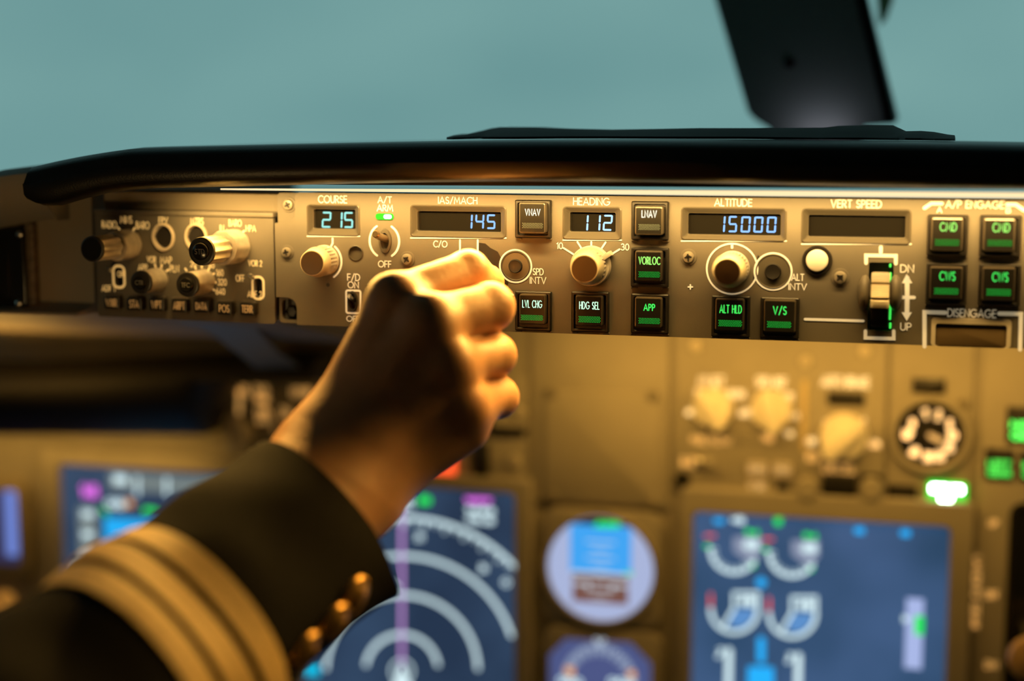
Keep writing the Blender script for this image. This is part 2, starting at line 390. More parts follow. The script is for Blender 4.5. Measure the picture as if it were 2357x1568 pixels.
# lumpy black rubber sheet lying on the deck
outl = [(1082, 318.5), (1110, 315), (1128, 303), (1145, 296), (1170, 292.5), (1250, 293), (1330, 298), (1420, 301), (1520, 299), (1620, 296), (1720, 296), (1820, 295), (1900, 294), (1930, 289.5), (1990, 288), (2056, 288.5), (2074, 297), (2086, 305), (2120, 304), (2150, 307), (2180, 315), (2196, 319)]
L = []
for i, (u, v) in enumerate(outl):
    YB = .075; w = .05 + .012 * math.sin(i * 1.7); top = at_y(u, v, YB); base = at_y(u, interp_st(u)[1], -.034).z + .0001; base2 = base
    h = max(top.z - base2, .0012)
    X = top.x; pr = [(YB - w, base), (YB - w, base + .0012), (YB - w * .7, base + .002 + h * .25), (YB - w * .35, base + .002 + h * .7), (YB - .004, base2 + h * .97), (YB + .004, base2 + h), (YB + .05, base2 + h * .6), (YB + .07, base2 + .0002), (YB, base2 + .0002)]
    L.append([(X, y, z) for y, z in pr])
o = obj('rubber_cover', MB().loft(L), 'cover', None, 60); tag(o, 'lumpy black rubber sheet lying on top of the glareshield', 'cover')
# thin warm strip light under the brow
L = []
for u in range(508, 3000, 80):
    vt = 435 + (u - 508) / 1850 * 14; q = at_y(u, vt + .5, -.024); r = .00042 + .0010 * min(1, (u - 508) / 1300) ** .8
    L.append((q.x, q.y, q.z, r))
o = obj('strip_light', MB().tube([l[:3] for l in L], [l[3] for l in L], 10), 'strip', None); tag(o, 'thin glowing warm strip light under the glareshield lip', 'light')
def area(name, loc, sx, sy, e, col, rot, par=None):
    l = bpy.data.lights.new(name, 'AREA'); l.shape = 'RECTANGLE'; l.size = sx; l.size_y = sy; l.energy = e; l.color = col
    a = bpy.data.objects.new(name, l); C.objects.link(a); a.location = loc; a.rotation_euler = rot; a.parent = par; return a
p0, p1 = Vector((at_y(370, 434, -.024).x, L[0][1], L[0][2])), Vector(L[-1][:3]); pm = (p0 + p1) / 2
rz_ = -math.atan2(p1.z - p0.z, p1.x - p0.x)
for nm_, yy_, e_, th_, sp_ in (('panel_lamp', -.022, LAMP_A, 46, 105), ('outer_lamp', -.026, LAMP_B, -38, 125)):
    la = area(nm_, (pm.x, yy_, pm.z - .0018), (p1 - p0).length, .003, e_, (1, .60, .18) if th_ > 0 else (1, .55, .11), (math.radians(th_), rz_, 0), o); la.data.spread = math.radians(sp_)
hd = MB()
L = []
for l in [at_y(u, 435 + (u - 508) / 1850 * 14, -.024) for u in range(500, 3000, 100)]:
    x, z = l.x, l.z; L.append([(x, -.028, z + .0035), (x, -.020, z + .0035), (x, -.016, z + .0030), (x, -.016, z + .0060), (x, -.030, z + .0060), (x, -.030, z + .0030)])
obj('lamp_channel', hd.loft(L), 'black', o)
# ================================================================== left end of the glareshield
# grey side trim left of the brow
L = []
for u, v0 in ((-300, 438), (-150, 420), (0, 387), (40, 382), (72, 379), (80, 381)):
    y = -.012
    a = at_y(u, v0, y); zb = at_y(0, 716, -.004).z; k = a.x
    L.append([(k, .40, a.z - .01), (k, .02, a.z), (k, y + .006, a.z - .001), (k, y, a.z - .005), (k, y + .002, a.z - .018), (k, .004, a.z - .027), (k, .012, a.z - .034), (k, .40, a.z - .034)])
o = obj('side_trim', MB().loft(L), 'trim_g', None, 50); tag(o, 'grey brown rounded side trim at the left end of the glareshield', 'trim')
# recessed brown wall between the black unit and the small knob panel
a = at_y(-300, 470, .026); b_ = at_y(219, 720, .026); c = at_y(0, 716, .004)
L = []
for y, z in ((.026, at_y(100, 440, .02).z), (.026, c.z + .004), (.018, c.z + .0012), (.004, c.z), (.003, c.z - .0014), (.05, c.z - .003), (.05, at_y(100, 440, .02).z)):
    L.append((y, z))
mb = MB().loft([[(x, y, z) for y, z in L] for x in (a.x, b_.x)])
o = obj('recess_panel', mb, 'shelf', None, 30); tag(o, 'plain brown recessed panel between black screwed unit and small knob panel', 'panel')
# black screwed unit at the left picture edge
F = Face(at_y(40, 620, .0165), (1, 0, 0), (0, 0, 1))
u_ = F.thing('instrument_box', 'black box with two corner screws at the far left under the glareshield', 'unit')
r = F.R(-190, 56, 520, 709); obj('body', MB().prism(rrect(*r, .004), -.0085, 0, .0015), 'black_gloss', u_)
r = F.R(-160, 20, 545, 690); obj('cover_window', MB().prism(rrect(*r, .003), -.001, .0006, .0004), 'well', u_)
r = F.R(52, 72, 512, 706); obj('side_gasket', MB().prism(rrect(*r, .002), -.0085, -.003, .0015), mat('worn_brown_gasket', (.13, .10, .07), .5, bump=1, bscale=300, var=.4, vscale=250), u_)
for q in ((45, 540), (43, 699)):
    x, y = F.p(*q); obj('screw', MB().lathe((x, y, 0), [(.0022, 0), (.0022, .0008), (.0014, .0014), (.0003, .0016)], 18), 'steel', u_)
# ================================================================== mode control panel
F = Face((0, 0, 0), (1, 0, 0), (0, 0, 1)); MC = F
mcp = F.thing('mode_control_panel', 'long grey autopilot control panel with displays, knobs and green lit buttons', 'control panel')
def PP(l): return [F.p(u, v) for u, v in l]
bl = F.p(634, 749); tl = F.p(634, 446); tr = F.p(2760, 0)[0]
ytop = F.p(1178, 449)[1]; ybot = (F.p(690, 748)[1] + F.p(2340, 802)[1]) / 2
x0 = F.p(634, 600)[0]; x1 = F.p(2760, 600)[0]; px = F.s_(700, 600)
def corner(cx, cy, r, a0, a1, n=6): return arc(cx, cy, r, r, a0, a1, n)
# plate outline with the stepped corner at the top left and a notch at the bottom left
ox = F.p(681, 600)[0]; y1n = F.p(640, 512)[1]; y2n = F.p(640, 684)[1]
outer = [(x1, ybot), (x1, ytop)]
outer += corner(ox + .003, ytop - .003, .003, 90, 180) + corner(ox - .0055, y1n + .0055, .0055, 0, -90) + [(x0, y1n - .0005)]
outer += [(x0, y2n)] + corner(ox - .006, y2n - .006, .006, 90, 0) + [(ox, ybot)]
outer = outer[::-1]
WIN = {'course': (709, 826, 473, 541, 722, 818, 482, 527), 'speed': (947, 1163, 475, 545, 961, 1153, 487, 533), 'heading': (1297.5, 1428.5, 478, 550, 1312, 1417, 489, 534),
       'altitude': (1570, 1808, 480, 552, 1584, 1797, 492, 541), 'vertical': (1847, 2095, 483, 559, 1861, 2084, 496, 546)}
holes = [rrect(*F.R(*w[:4]), .0016) for w in WIN.values()]
ALTI = [(1187, 612.6, 31, 'SPD'), (1779.4, 625, 35, 'ALT')]
holes += [circ(*F.p(u, v), r_ * px * .98) for u, v, r_, _ in ALTI]
hc = F.p(819, 583); holes.append(circ(*hc, 17 * px, 20))
wr = F.R(1998, 2055, 604, 762); holes.append(rrect(*wr, .0012))
at_h = F.p(887, 555); holes.append(circ(*at_h, 11 * px, 20, 22 * px))
fd_h = F.p(812, 694); holes.append(circ(*fd_h, 10.5 * px, 20, 20 * px))
obj('face_plate', MB().plate(outer, holes, -.0035, 0), 'panel', mcp, 30)
fl = F.p(634, 749)[0]
obj('base_plate', MB().plate(rrect(x0 + .0005, x1, ybot + .0005, ytop - .0004, .002), [rrect(x0 + .002, ox - .0005, ybot + .002, y2n - .0015, .003)] + holes, -.006, -.0036), 'panel', mcp, 30)
obj('housing', MB().box(x0 + .001, x1, ybot + .0015, ytop - .002, -.07, -.012), 'black', mcp, 30)
def screw(x, y, r, z=0, par=None, boss=True, m='screwm'):
    par = par or mcp
    if boss: obj('screw_boss', MB().lathe((x, y, z), [(r * 1.42, -.0002), (r * 1.38, .0004), (r * 1.1, .0006), (r * .6, .0003)], 28), 'panel', par)
    s = obj('screw', MB().lathe((x, y, z), [(r, 0), (r, r * .35), (r * .85, r * .62), (r * .45, r * .72), (r * .40, r * .50), (0.00002, r * .5)], 24), m, par)
    cr = MB(); w = r * .26; l = r * .62; a = random.random() * 1.5; ca, sa = math.cos(a), math.sin(a)
    for p in ((l, w / 2), (w / 2, l)):
        q = [(-p[0], -p[1]), (p[0], -p[1]), (p[0], p[1]), (-p[0], p[1])]; cr.poly([(x + a_ * ca - b2 * sa, y + a_ * sa + b2 * ca) for a_, b2 in q], z + r * .735)
    obj('cross_slot', cr, 'black', s, 0)
    return s
for u, v, rr, zz in ((659.5, 472, 12, -.0036), (661, 581, 11, 0), (937.6, 597, 12, 0), (1585, 592, 12, 0), (1934, 639, 13, 0)):
    screw(*F.p(u, v), rr * px, zz)
bx = F.p(657, 722); obj('corner_bolt', MB().lathe((bx[0], bx[1], -.013), [(.004, 0), (.004, .003), (.003, .004), (.0004, .0042)], 6), 'black', mcp)
# --- printed lettering
LW = .00052
lt = MB(); Z = .0003
TX = [('COURSE', 732, 799, 450, 468), ('A/T', 869, 902, 452, 468), ('ARM', 867, 905, 471, 487), ('OFF', 870, 901, 600, 616), ('F/D', 799, 829, 630, 647), ('ON', 800, 826, 648, 664), ('OFF', 797, 829, 727, 741),
      ('IAS/MACH', 1008, 1099, 453, 470), ('C/O', 997, 1030, 554, 570), ('SPD', 1226, 1251.5, 617.5, 634), ('INTV', 1219, 1257.5, 637.5, 654), ('HEADING', 1319, 1404.5, 455, 473), ('10', 1280.5, 1296, 558, 574),
      ('30', 1429, 1448.5, 560.5, 577), ('ALTITUDE', 1644, 1731.5, 457.5, 475.5), ('ALT', 1821, 1851.5, 630, 647), ('INTV', 1814.5, 1857.5, 652, 668.5), ('VERT SPEED', 1912, 2030, 460, 479), ('DN', 2072, 2104, 609, 628),
      ('UP', 2072, 2098, 743, 761.5), ('A/P ENGAGE', 2176, 2312, 461.5, 480), ('A', 2156, 2169, 476, 490), ('B', 2315, 2327, 476, 491), ('DISENGAGE', 2180.5, 2293.5, 711.5, 731)]
for t_, a, b2, c, d in TX: obj('lettering', text(MB(), t_, F.R(a, b2, c, d, Z), Z, LW), 'print', mcp, 0)
def LM(par=None, m='print'):
    return lambda mb: obj('line_marking', mb, m, par or mcp, 0)
lm_ = LM()
def S(pts, w, closed=False): lm_(MB().stroke(F.P(pts, Z), w * px, Z, closed))
S([(765.5, 549), (765.5, 560), (760, 571)], 4); x, y = F.p(748, 601); lm_(MB().stroke(arc(x, y, 38 * px, 40 * px, 52, -58), 4 * px, Z))
x, y = F.p(885, 555)
for a0 in (120, -60): lm_(MB().stroke(arc(x, y, 33 * px, 36 * px, a0, a0 + 120), 4.5 * px, Z))
lm_(MB().stroke(rrect(*F.R(797, 830, 669, 721, Z), .0010), 4.2 * px, Z, True))
S([(1058.8, 553), (1058.8, 590)], 4); S([(1099.6, 553), (1099.6, 590)], 4); S([(1174, 675), (1181, 679)], 4)
for q in ([(1297, 571), (1319, 585)], [(1329, 557), (1341, 576)], [(1361, 557), (1361, 573)], [(1394, 558), (1380, 579)], [(1426, 574), (1400, 590)]): S(q, 3.8)
for u, v, rr in ((1187, 612.6, 34), (1685, 619, 51), (1779.4, 625, 37)):
    x, y = F.p(u, v); lm_(MB().stroke(circ(x, y, rr * px, 44), 3.6 * px, Z, True))
S([(1685, 562), (1685, 570)], 5); S([(1584, 660.6), (1594, 660.6)], 3); S([(1589, 655.6), (1589, 665.6)], 3); S([(1853, 735), (1987, 739)], 5.5)
S([(1993.5, 606), (1993.5, 588), (2062, 589), (2062, 607)], 7); S([(2027.5, 569), (2027.5, 581)], 7); S([(1992, 762), (1992, 778), (2057, 780), (2057, 762)], 7)
S([(2088, 640), (2088, 680)], 9); S([(2072, 684.5), (2104, 685)], 7); S([(2088, 690), (2087.5, 722)], 9)
lm_(MB().poly(F.P([(2087, 631), (2076, 652), (2100, 652)], Z), Z)); lm_(MB().poly(F.P([(2075, 719), (2099, 719), (2087, 739)], Z), Z))
S([(2128, 479), (2144, 468.5), (2168, 468.5)], 7); S([(2318, 470.5), (2338, 471), (2357, 484)], 7)
S([(2176, 720), (2128, 718.5), (2128, 798)], 8); S([(2300, 722), (2350, 723), (2348, 805)], 8)
for w in WIN.values():
    a, b2, c, d = w[:4]; S([(a - 2, d + 3), (b2 + 2, d + 3)], 2.6)
# --- recessed displays
DIG = {'course': [('2', 740, 761.5, 487.5, 524.5, 'seg_c'), ('1', 774, 787.5, 488, 525, 'seg_c'), ('5', 791, 812, 488, 525, 'seg_c')],
       'speed': [('1', 1072, 1087, 493.5, 527, 'seg_b'), ('4', 1093, 1113.6, 493.5, 527, 'seg_b'), ('5', 1119.5, 1139.7, 493.5, 527.5, 'seg_b')],
       'heading': [('1', 1338, 1353.5, 494.5, 531.5, 'seg_w'), ('1', 1366, 1381.5, 494.5, 531.5, 'seg_w'), ('2', 1387, 1409, 494.5, 531.5, 'seg_w')],
       'altitude': [('1', 1653, 1668.5, 497, 535, 'seg_b'), ('5', 1675.5, 1696, 497, 535, 'seg_b'), ('0', 1704.5, 1726.5, 498, 535.5, 'seg_b'), ('0', 1734, 1755.6, 498.5, 535.8, 'seg_b'), ('0', 1764, 1786, 498.6, 536, 'seg_b')], 'vertical': []}
for k, w in WIN.items():
    o_ = rrect(*F.R(*w[:4]), .0016); zi = -.0034; i_ = rrect(*F.R(*w[4:], zi), .0009)
    mb = MB().loft([[(x, y, .0004) for x, y in inset(o_, -.0006)], [(x, y, .0007) for x, y in o_], [(x, y, .0002) for x, y in inset(o_, .0006)], [(x, y, zi + .0006) for x, y in inset(i_, -.0008)], [(x, y, zi) for x, y in i_], [(x, y, -.0062) for x, y in i_]], False, False)
    win = obj('display_window', mb, 'winframe', mcp, 40, {'course': 'small recessed display reading 215', 'speed': 'wide recessed display reading 145', 'heading': 'small recessed display reading 112', 'altitude': 'wide recessed display reading 15000', 'vertical': 'wide dark blank recessed display'}[k])
    r = F.R(*w[4:], zi); obj('glass', MB().box(r[0] - .0004, r[1] + .0004, r[2] - .0004, r[3] + .0004, -.0075, -.0062), 'well', win, 0)
    for c, a, b2, cc, d, mm in DIG[k]:
        obj('digit', seg7(MB(), c, F.R(a, b2, cc, d, -.0061), -.0061, .00105), mm, win, 0)
# --- rotary knobs
def knob(u, v, rb, cu, cv, rc, h, skirt=None, ridge=.05, par=None, body='knob', face='knob_cap', fr=.9, n=96):
    par = par or mcp
    x, y = F.p(u, v)
    z = h; rb *= px; rc *= px
    k = obj('rotary_knob', MB().lathe((x, y, 0), [(rb, .0004), (rb, h * .12), (rb * .97, h * .14), (rb * .96, h * .62), (rb * .99, h * .64), (rc * 1.06, h * .86), (rc, h * .985), (rc * .97, h), (rc * fr, h), (rc * fr, h - .0003), (0.00002, h - .0003)], n, ridge, (2, 3)), body, par, 30)
    obj('knob_face', MB().lathe((x, y, 0), [(rc * fr * .995, h - .0006), (rc * fr * .99, h + .0001), (0.00002, h + .0002)], 36), face, k)
    return k, x, y
knob(748, 599, 33, 708, 605, 27.5, .0205)
k, x, y = knob(1361.5, 612, 36, 1329, 618.5, 29, .0195)
obj('bank_limit_ring', MB().lathe((x, y, 0), [(42 * px, .0003), (42 * px, .004), (40 * px, .0048), (36 * px, .0048)], 48), 'knob', k)
a = math.radians(33); c, s_ = math.cos(a), math.sin(a); mb = MB()
q = [(30, -6), (53, -5), (53, 5), (30, 6)]; mb.prism([(x + (p * c - t * s_) * px, y + (p * s_ + t * c) * px) for p, t in q], .001, .0068, .0006); obj('pointer', mb, 'knob', k)
knob(1686, 617, 35, 1664, 626.6, 27, .0245, n=120)
k, x, y = knob(1092, 632, 44, 1060, 640, 36, .020)
# worn black paint beside two of the knobs
x, y = F.p(1086, 640); obj('wear_and_hole_patch', MB().poly([(x + r_ * px * math.cos(math.radians(a_)), y + r_ * px * math.sin(math.radians(a_))) for r_, a_ in ((76, 80), (79, 68), (76, 57), (80, 45), (77, 33), (79, 22), (74, 8), (80, -6), (78, -20), (50, -18), (50, 10), (52, 30), (50, 50), (51, 80))], .00015), 'black', mcp, 0)
obj('wear_and_hole_patch', MB().poly(F.P([(1745, 587), (1751, 596), (1741, 606), (1738, 622), (1742, 640), (1733, 645), (1735, 618)]), .00015), 'black', mcp, 0)
for u, v, r_ in ((755, 656, 4.2), (848, 662, 6.5)): obj('wear_and_hole_patch', MB().poly(circ(*F.p(u, v), r_ * px, 12), .00012), 'black', mcp, 0)  # tiny holes, their dark put in as flat black discs
# --- intervention buttons (sunken)
for u, v, rr, _ in ALTI:
    x, y = F.p(u, v); R_ = rr * px
    b_ = obj('intervention_button', MB().lathe((x, y, 0), [(R_, .0002), (R_ * .97, .0006), (R_ * .92, .0004), (R_ * .74, -.003), (R_ * .72, -.0034), (.0002, -.0034)], 40), 'winframe', mcp)
    obj('button_cap', MB().lathe((x, y, 0), [(R_ * .48, -.0034), (R_ * .47, .0012), (R_ * .42, .0019), (R_ * .36, .0017), (.00002, .0014)], 32), 'black_satin', b_)
x, y = hc; obj('light_sensor', MB().lathe((x, y, 0), [(17 * px, -.004), (17 * px, .0004), (15.5 * px, .0006), (15 * px, -.0012), (.00002, -.0014)], 28), mat('dark_sensor', (.05, .042, .03), .5), mcp)
x, y = F.p(1881, 599.6)
rb = obj('round_button', MB().lathe((x, y, 0), [(30 * px, 0), (29.5 * px, .0012), (26 * px, .0012), (25 * px, .0004), (.00002, .0004)], 36), 'black_satin', mcp)
obj('lens', MB().lathe((x, y, 0), [(22 * px, 0), (22 * px, .0018), (20 * px, .0028), (12 * px, .0034), (.00002, .0036)], 36), mat('white_lens', (.85, .8, .72), .35), rb)
# --- A/T ARM lamp
r = F.R(865, 906.5, 491.5, 506); lm = obj('arm_lamp', MB().prism(rrect(*r, (r[3] - r[2]) * .48), 0, .0009, .0004), 'lamp_g', mcp)
r2 = F.R(884, 903, 493.5, 504); obj('bulb', MB().prism(rrect(*r2, (r2[3] - r2[2]) * .48), .0008, .0012, .0002), emis('white_green_bulb', (.7, 1, .75), 2.5), lm)
# --- toggle switches
x, y = at_h
tg = obj('toggle_switch', MB().lathe((x, y, 0), [(12.5 * px, -.003), (14.5 * px, .0003), (13.5 * px, .0012), (9.5 * px, .0015), (9 * px, -.002), (.00002, -.002)], 28), 'winframe', mcp)
for vv in tg.data.vertices: vv.co.y = y + (vv.co.y - y) * 1.85
tx, ty = F.p(864.5, 539, .0165)
obj('lever', MB().tube([(x + .0004, y + .001, -.002), ((x * .35 + tx * .65), (y * .35 + ty * .65), .0105), (tx, ty, .0158), (tx - .0001, ty + .00005, .0168)], [.0019, .0021, .0023, .0016], 18), mat('bronze_lever', (.42, .32, .2), .3, metal=.7), tg)
x, y = fd_h
tg = obj('toggle_switch', MB().lathe((x, y, 0), [(11 * px, -.003), (12 * px, .0003), (11 * px, .0009), (9 * px, .0010), (8.5 * px, -.003), (.00002, -.003)], 28), 'black_satin', mcp)
for vv in tg.data.vertices: vv.co.y = y + (vv.co.y - y) * 1.9
tx, ty = F.p(804, 682, .009)
obj('lever', MB().tube([(x, y, -.003), ((x + tx * 2) / 3, (y + ty * 2) / 3, .0055), (tx, ty, .0085), (tx, ty, .0098)], [.0011, .0012, .0013, .0009], 16), 'steel', tg)
# --- lit push buttons
def push_button(box, cap, leg, legr, lm, barr, bm, proud=.0062, ledge=True):
    r = F.R(*box); o_ = rrect(*r, .0008); i_ = rrect(r[0] + .0017, r[1] - .0017, r[2] + .0017, r[3] - .0017, .0008)
    hz = .0030
    mb = MB().loft([[(x, y, .0) for x, y in o_], [(x, y, hz - .0006) for x, y in o_], [(x, y, hz) for x, y in inset(o_, .0006)], [(x, y, hz) for x, y in inset(i_, -.0003)], [(x, y, hz - .0004) for x, y in i_], [(x, y, .0006) for x, y in i_]], False, True)
    bt = obj('push_button', mb, 'black_satin', mcp, 30, 'black square push button lit ' + leg)
    rc = F.R(*cap, proud); c_ = rrect(*rc, .0009); base = inset(c_, -.0004)
    cp = obj('button_cap', MB().loft([[(x, y, .0007) for x, y in base], [(x, y, proud - .0010) for x, y in base], [(x, y, proud - .0002) for x, y in inset(base, .0003)], [(x, y, proud) for x, y in inset(base, .0008)]], True, False), 'caprim', bt, 30)
    cf = inset(base, .0008); obj('button_lens', MB().loft([[(x, y, proud - .0003) for x, y in cf], [(x, y, proud) for x, y in cf]]), 'cap', bt, 0)
    z = proud + .00012
    obj('legend', text(MB(), leg, F.R(*legr, z), z, .00052 if len(leg) < 6 else .00045, .30), lm, bt, 0)
    q = F.R(*barr, z); mb = MB(); nx, ny = 13, 5; dx = (q[1] - q[0]) / nx; dy = (q[3] - q[2]) / ny
    for j in range(ny):
        for i in range(nx):
            cx = q[0] + (i + .5 + (.25 if j % 2 else -.25)) * dx; cy = q[2] + (j + .5) * dy
            mb.poly([(cx - dx * .36, cy), (cx, cy - dy * .42), (cx + dx * .36, cy), (cx, cy + dy * .42)], z)
    obj('status_bar', mb, bm, bt, 0)
    if ledge:
        for a in (r[0] - .0002, r[1] - .0034): obj('ledge', MB().prism(rrect(a, a + .0036, r[2] - .0011, r[2] - .0001, .0005), 0, .0012, .0004), 'panel', bt)
PB = [((1188, 1270.4, 460, 547.5), (1195.5, 1254, 468, 536), 'VNAV', (1208, 1244, 480.5, 497), 'warm_w', (1202, 1249.5, 513, 526), 'gry_d', .0085),
      ((1455, 1540, 463, 552), (1462.5, 1524, 477, 540), 'LNAV', (1476.5, 1512, 484, 501.5), 'warm_w', (1470, 1519, 516, 530), 'gry_d', .0085),
      ((1454, 1540, 570, 660), (1462.5, 1522, 579, 647), 'VORLOC', (1469.5, 1520, 591, 609.5), 'grn_y', (1470, 1519, 625, 639), 'grn_d', .006),
      ((1454, 1540, 676, 767), (1462, 1522, 686, 754), 'APP', (1481, 1508, 699.5, 716), 'grn', (1470, 1519, 732, 746), 'grn_d', .0055),
      ((1188, 1270.4, 670, 760.6), (1196, 1254, 679, 746), 'LVL CHG', (1202, 1248, 691, 709), 'grn_w', (1199, 1250, 725, 738), 'grn_d', .0065),
      ((1317, 1403, 671, 763.6), (1325.5, 1385, 682, 750), 'HDG SEL', (1333, 1380, 694.5, 712.5), 'grn_w', (1332, 1382, 728, 743), 'grn_d', .0055),
      ((1639, 1727, 680, 775), (1647, 1711, 689, 761), 'ALT HLD', (1656, 1707.5, 702, 721.5), 'grn', (1654, 1707.5, 737, 752), 'grn_d', .0055),
      ((1751, 1840, 684, 778), (1759, 1830, 692, 765), 'V/S', (1779, 1811, 705, 725), 'grn', (1766, 1821, 740, 755), 'grn_d', .0055),
      ((2134, 2227.5, 494, 588), (2144.5, 2215, 503, 577), 'CMD', (2163, 2203, 512, 533), 'grn_y', (2152, 2208, 550.5, 566), 'grn_d', .007),
      ((2254.5, 2350, 495, 590), (2265, 2335, 505, 578), 'CMD', (2284.5, 2325, 513, 535), 'grn_y', (2273, 2330, 552, 567), 'grn_d', .007),
      ((2131.5, 2225, 605, 701), (2141, 2214, 616, 689), 'CWS', (2162, 2199.5, 625, 646.5), 'grn', (2150.5, 2206, 663, 678), 'grn_d', .006),
      ((2252, 2348.5, 607, 703.5), (2262, 2335, 617, 693), 'CWS', (2283.5, 2321.5, 627, 649), 'grn', (2271, 2327, 665, 681), 'grn_d', .006)]
for a in PB: push_button(*a)
# --- vertical speed thumbwheel
cx, cy = (wr[0] + wr[1]) / 2, (wr[2] + wr[3]) / 2; R_ = .0175; hw = .0046
def wheel(a0, a1, r0, w, n):
    L = []
    for i in range(n + 1):
        a = a0 + (a1 - a0) * i / n; rr = r0 * (1 + (.018 if i % 2 else 0)); L.append([(cx + s * w, cy - .000 + rr * math.sin(a), -.0065 + rr * math.cos(a)) for s in (-1, -.8, .8, 1)] )
        L[-1] = [(cx - w, cy + rr * .97 * math.sin(a), -.0065 + rr * .97 * math.cos(a)), (cx - w * .75, cy + rr * math.sin(a), -.0065 + rr * math.cos(a)), (cx + w * .75, cy + rr * math.sin(a), -.0065 + rr * math.cos(a)), (cx + w, cy + rr * .97 * math.sin(a), -.0065 + rr * .97 * math.cos(a)), (cx + w, cy + rr * .6 * math.sin(a), -.0065 + rr * .6 * math.cos(a)), (cx - w, cy + rr * .6 * math.sin(a), -.0065 + rr * .6 * math.cos(a))]
    return MB().loft(L)
tw = obj('thumbwheel', wheel(-1.25, -.30, R_ * .98, hw, 26), 'black_satin', mcp, 40)
for a0, a1 in ((-.28, -.05), (.03, .42), (.50, .86)): obj('wheel_segment', wheel(a0, a1, R_ * 1.02, hw * 1.02, 14), 'knob', tw, 40)
obj('wheel_groove', wheel(-.28, .86, R_ * .93, hw * .95, 20), mat('tan_wheel_groove', (.4, .28, .14), .5), tw, 40)
obj('slot_liner', MB().box(wr[0], wr[1], wr[2], wr[3], -.011, -.0075), 'black', tw, 0)
gm = mat('green_edge_light', (.05, .4, .08), .4, emit=(.06, .95, .1), es=.9)
for a, b2 in ((608, 616), (628, 672), (694, 737), (744, 757)): q = F.R(2046.5, 2051.5, a, b2, .001); obj('edge_light', MB().prism(rrect(*q, .0005), -.002, .0012, .0003), gm, tw)
for u in (1990, 2061):
    x, y = F.p(u, 674); mb = MB().ball((x, y, 0), (14 * px, 36 * px, .007), 24, 10, True); obj('side_guard', mb, 'panel', tw)
# --- disengage bar
r = F.R(2143, 2327, 733, 806); ob = rrect(r[0], r[1], ybot, r[3], .0018); ib = rrect(r[0] + .0022, r[1] - .0022, ybot, r[3] - .0030, .0014)
db = obj('disengage_bar', MB().ringband(ob, ib, 0, .0016), 'knob', mcp, 30)
obj('bar_face', MB().prism(ib, 0, .0007, .0002), mat('brown_bar_face', (.10, .068, .03), .45), db)
# ================================================================== small left knob panel
AE = math.radians(4.0)
F = Face(at_y(634, 620, .004), (math.cos(AE), -math.sin(AE), 0), (0, 0, 1)); EF = F; px = F.s_(430, 620)
ef = F.thing('side_control_panel', 'small dim control panel with two long knobs left of the long panel', 'control panel')
q = F.R(222, 631, 490, 737); PFX = [(1342, 448), (1612, 450)]
def zq(x, y): return (x / 3.563, 420 + y / 3.563)
rings = [zq(1342, 448), zq(1612, 450)]; slots = [zq(902, 740), zq(2068, 790)]
holes = [circ(*F.p(*c_), 20.5 * px, 28, 23.5 * px) for c_ in rings] + [rrect(F.p(c_[0] - 9, 0)[0], F.p(c_[0] + 9, 0)[0], F.p(0, c_[1] + 20)[1], F.p(0, c_[1] - 20)[1], .0022) for c_ in slots]
obj('face_plate', MB().plate(rrect(*q, .0015), holes, -.003, 0), 'panel', ef, 30)
obj('housing', MB().prism(rrect(q[0] + .0005, q[1] - .0005, q[2] + .0005, q[3] - .0005, .0015), -.06, -.0045), 'black', ef)
fr = F.R(222, 634, 489, 497); obj('top_cover', MB().box(q[0] - .0005, q[1] + .001, q[3] + .001, q[3] + .011, -.05, -.012), 'shelf', ef, 0)
obj('top_flange', MB().prism(rrect(q[0], q[1] + .0006, fr[2], fr[3] + .0008, .0006), -.01, .0012, .0005), 'panel', ef)
lt = MB()
def ZT_(t_, a, b2, c, d, w=.00045): obj('lettering', text(MB(), t_, F.R(a / 3.563, b2 / 3.563, 420 + c / 3.563, 420 + d / 3.563, Z), Z, w), 'print_e', ef, 0)
for a in (('RADIO', 835, 958, 315, 378), ('MINS', 985, 1085, 275, 337), ('BARO', 1115, 1226, 320, 384), ('FPV', 1300, 1378, 283, 338), ('MTRS', 1560, 1670, 290, 348), ('IN', 1802, 1838, 347, 397), ('BARO', 1875, 1982, 305, 362), ('HPA', 2015, 2100, 350, 405),
          ('APP', 1130, 1210, 670, 727), ('VOR', 1205, 1280, 605, 660), ('MAP', 1312, 1410, 608, 668), ('PLN', 1393, 1468, 678, 738), ('20', 1560, 1610, 645, 697), ('80', 1710, 1760, 665, 705), ('160', 1772, 1835, 712, 770), ('320', 1785, 1860, 790, 846), ('640', 1768, 1846, 868, 922),
          ('OFF', 963, 1027, 728, 778), ('ADF 1', 833, 943, 843, 895), ('VOR 2', 2035, 2150, 638, 690), ('OFF', 1933, 2005, 757, 815), ('ADF 2', 2028, 2148, 890, 945)): ZT_(*a)
lm_ = LM(ef, 'print_e')
for a in ([(968, 372), (980, 386)], [(1104, 374), (1094, 390)], [(1270, 672), (1276, 695)], [(1327, 676), (1322, 700)], [(1520, 708), (1530, 725)], [(1600, 692), (1606, 710)], [(1655, 680), (1655, 700)], [(1715, 705), (1708, 722)], [(1757, 748), (1738, 758)], [(1770, 820), (1746, 818)], [(1758, 884), (1736, 868)], [(1862, 392), (1868, 405)], [(2002, 398), (1990, 412)], [(1382, 715), (1366, 728)]):
    lm_(MB().stroke([F.p(*zq(*p), Z) for p in a], 4 * px, Z))
for c_ in slots:
    lm_(MB().stroke(rrect(F.p(c_[0] - 13, 0)[0], F.p(c_[0] + 13, 0)[0], F.p(0, c_[1] + 24)[1], F.p(0, c_[1] - 24)[1], .0030, 6), 4.6 * px, Z, True))
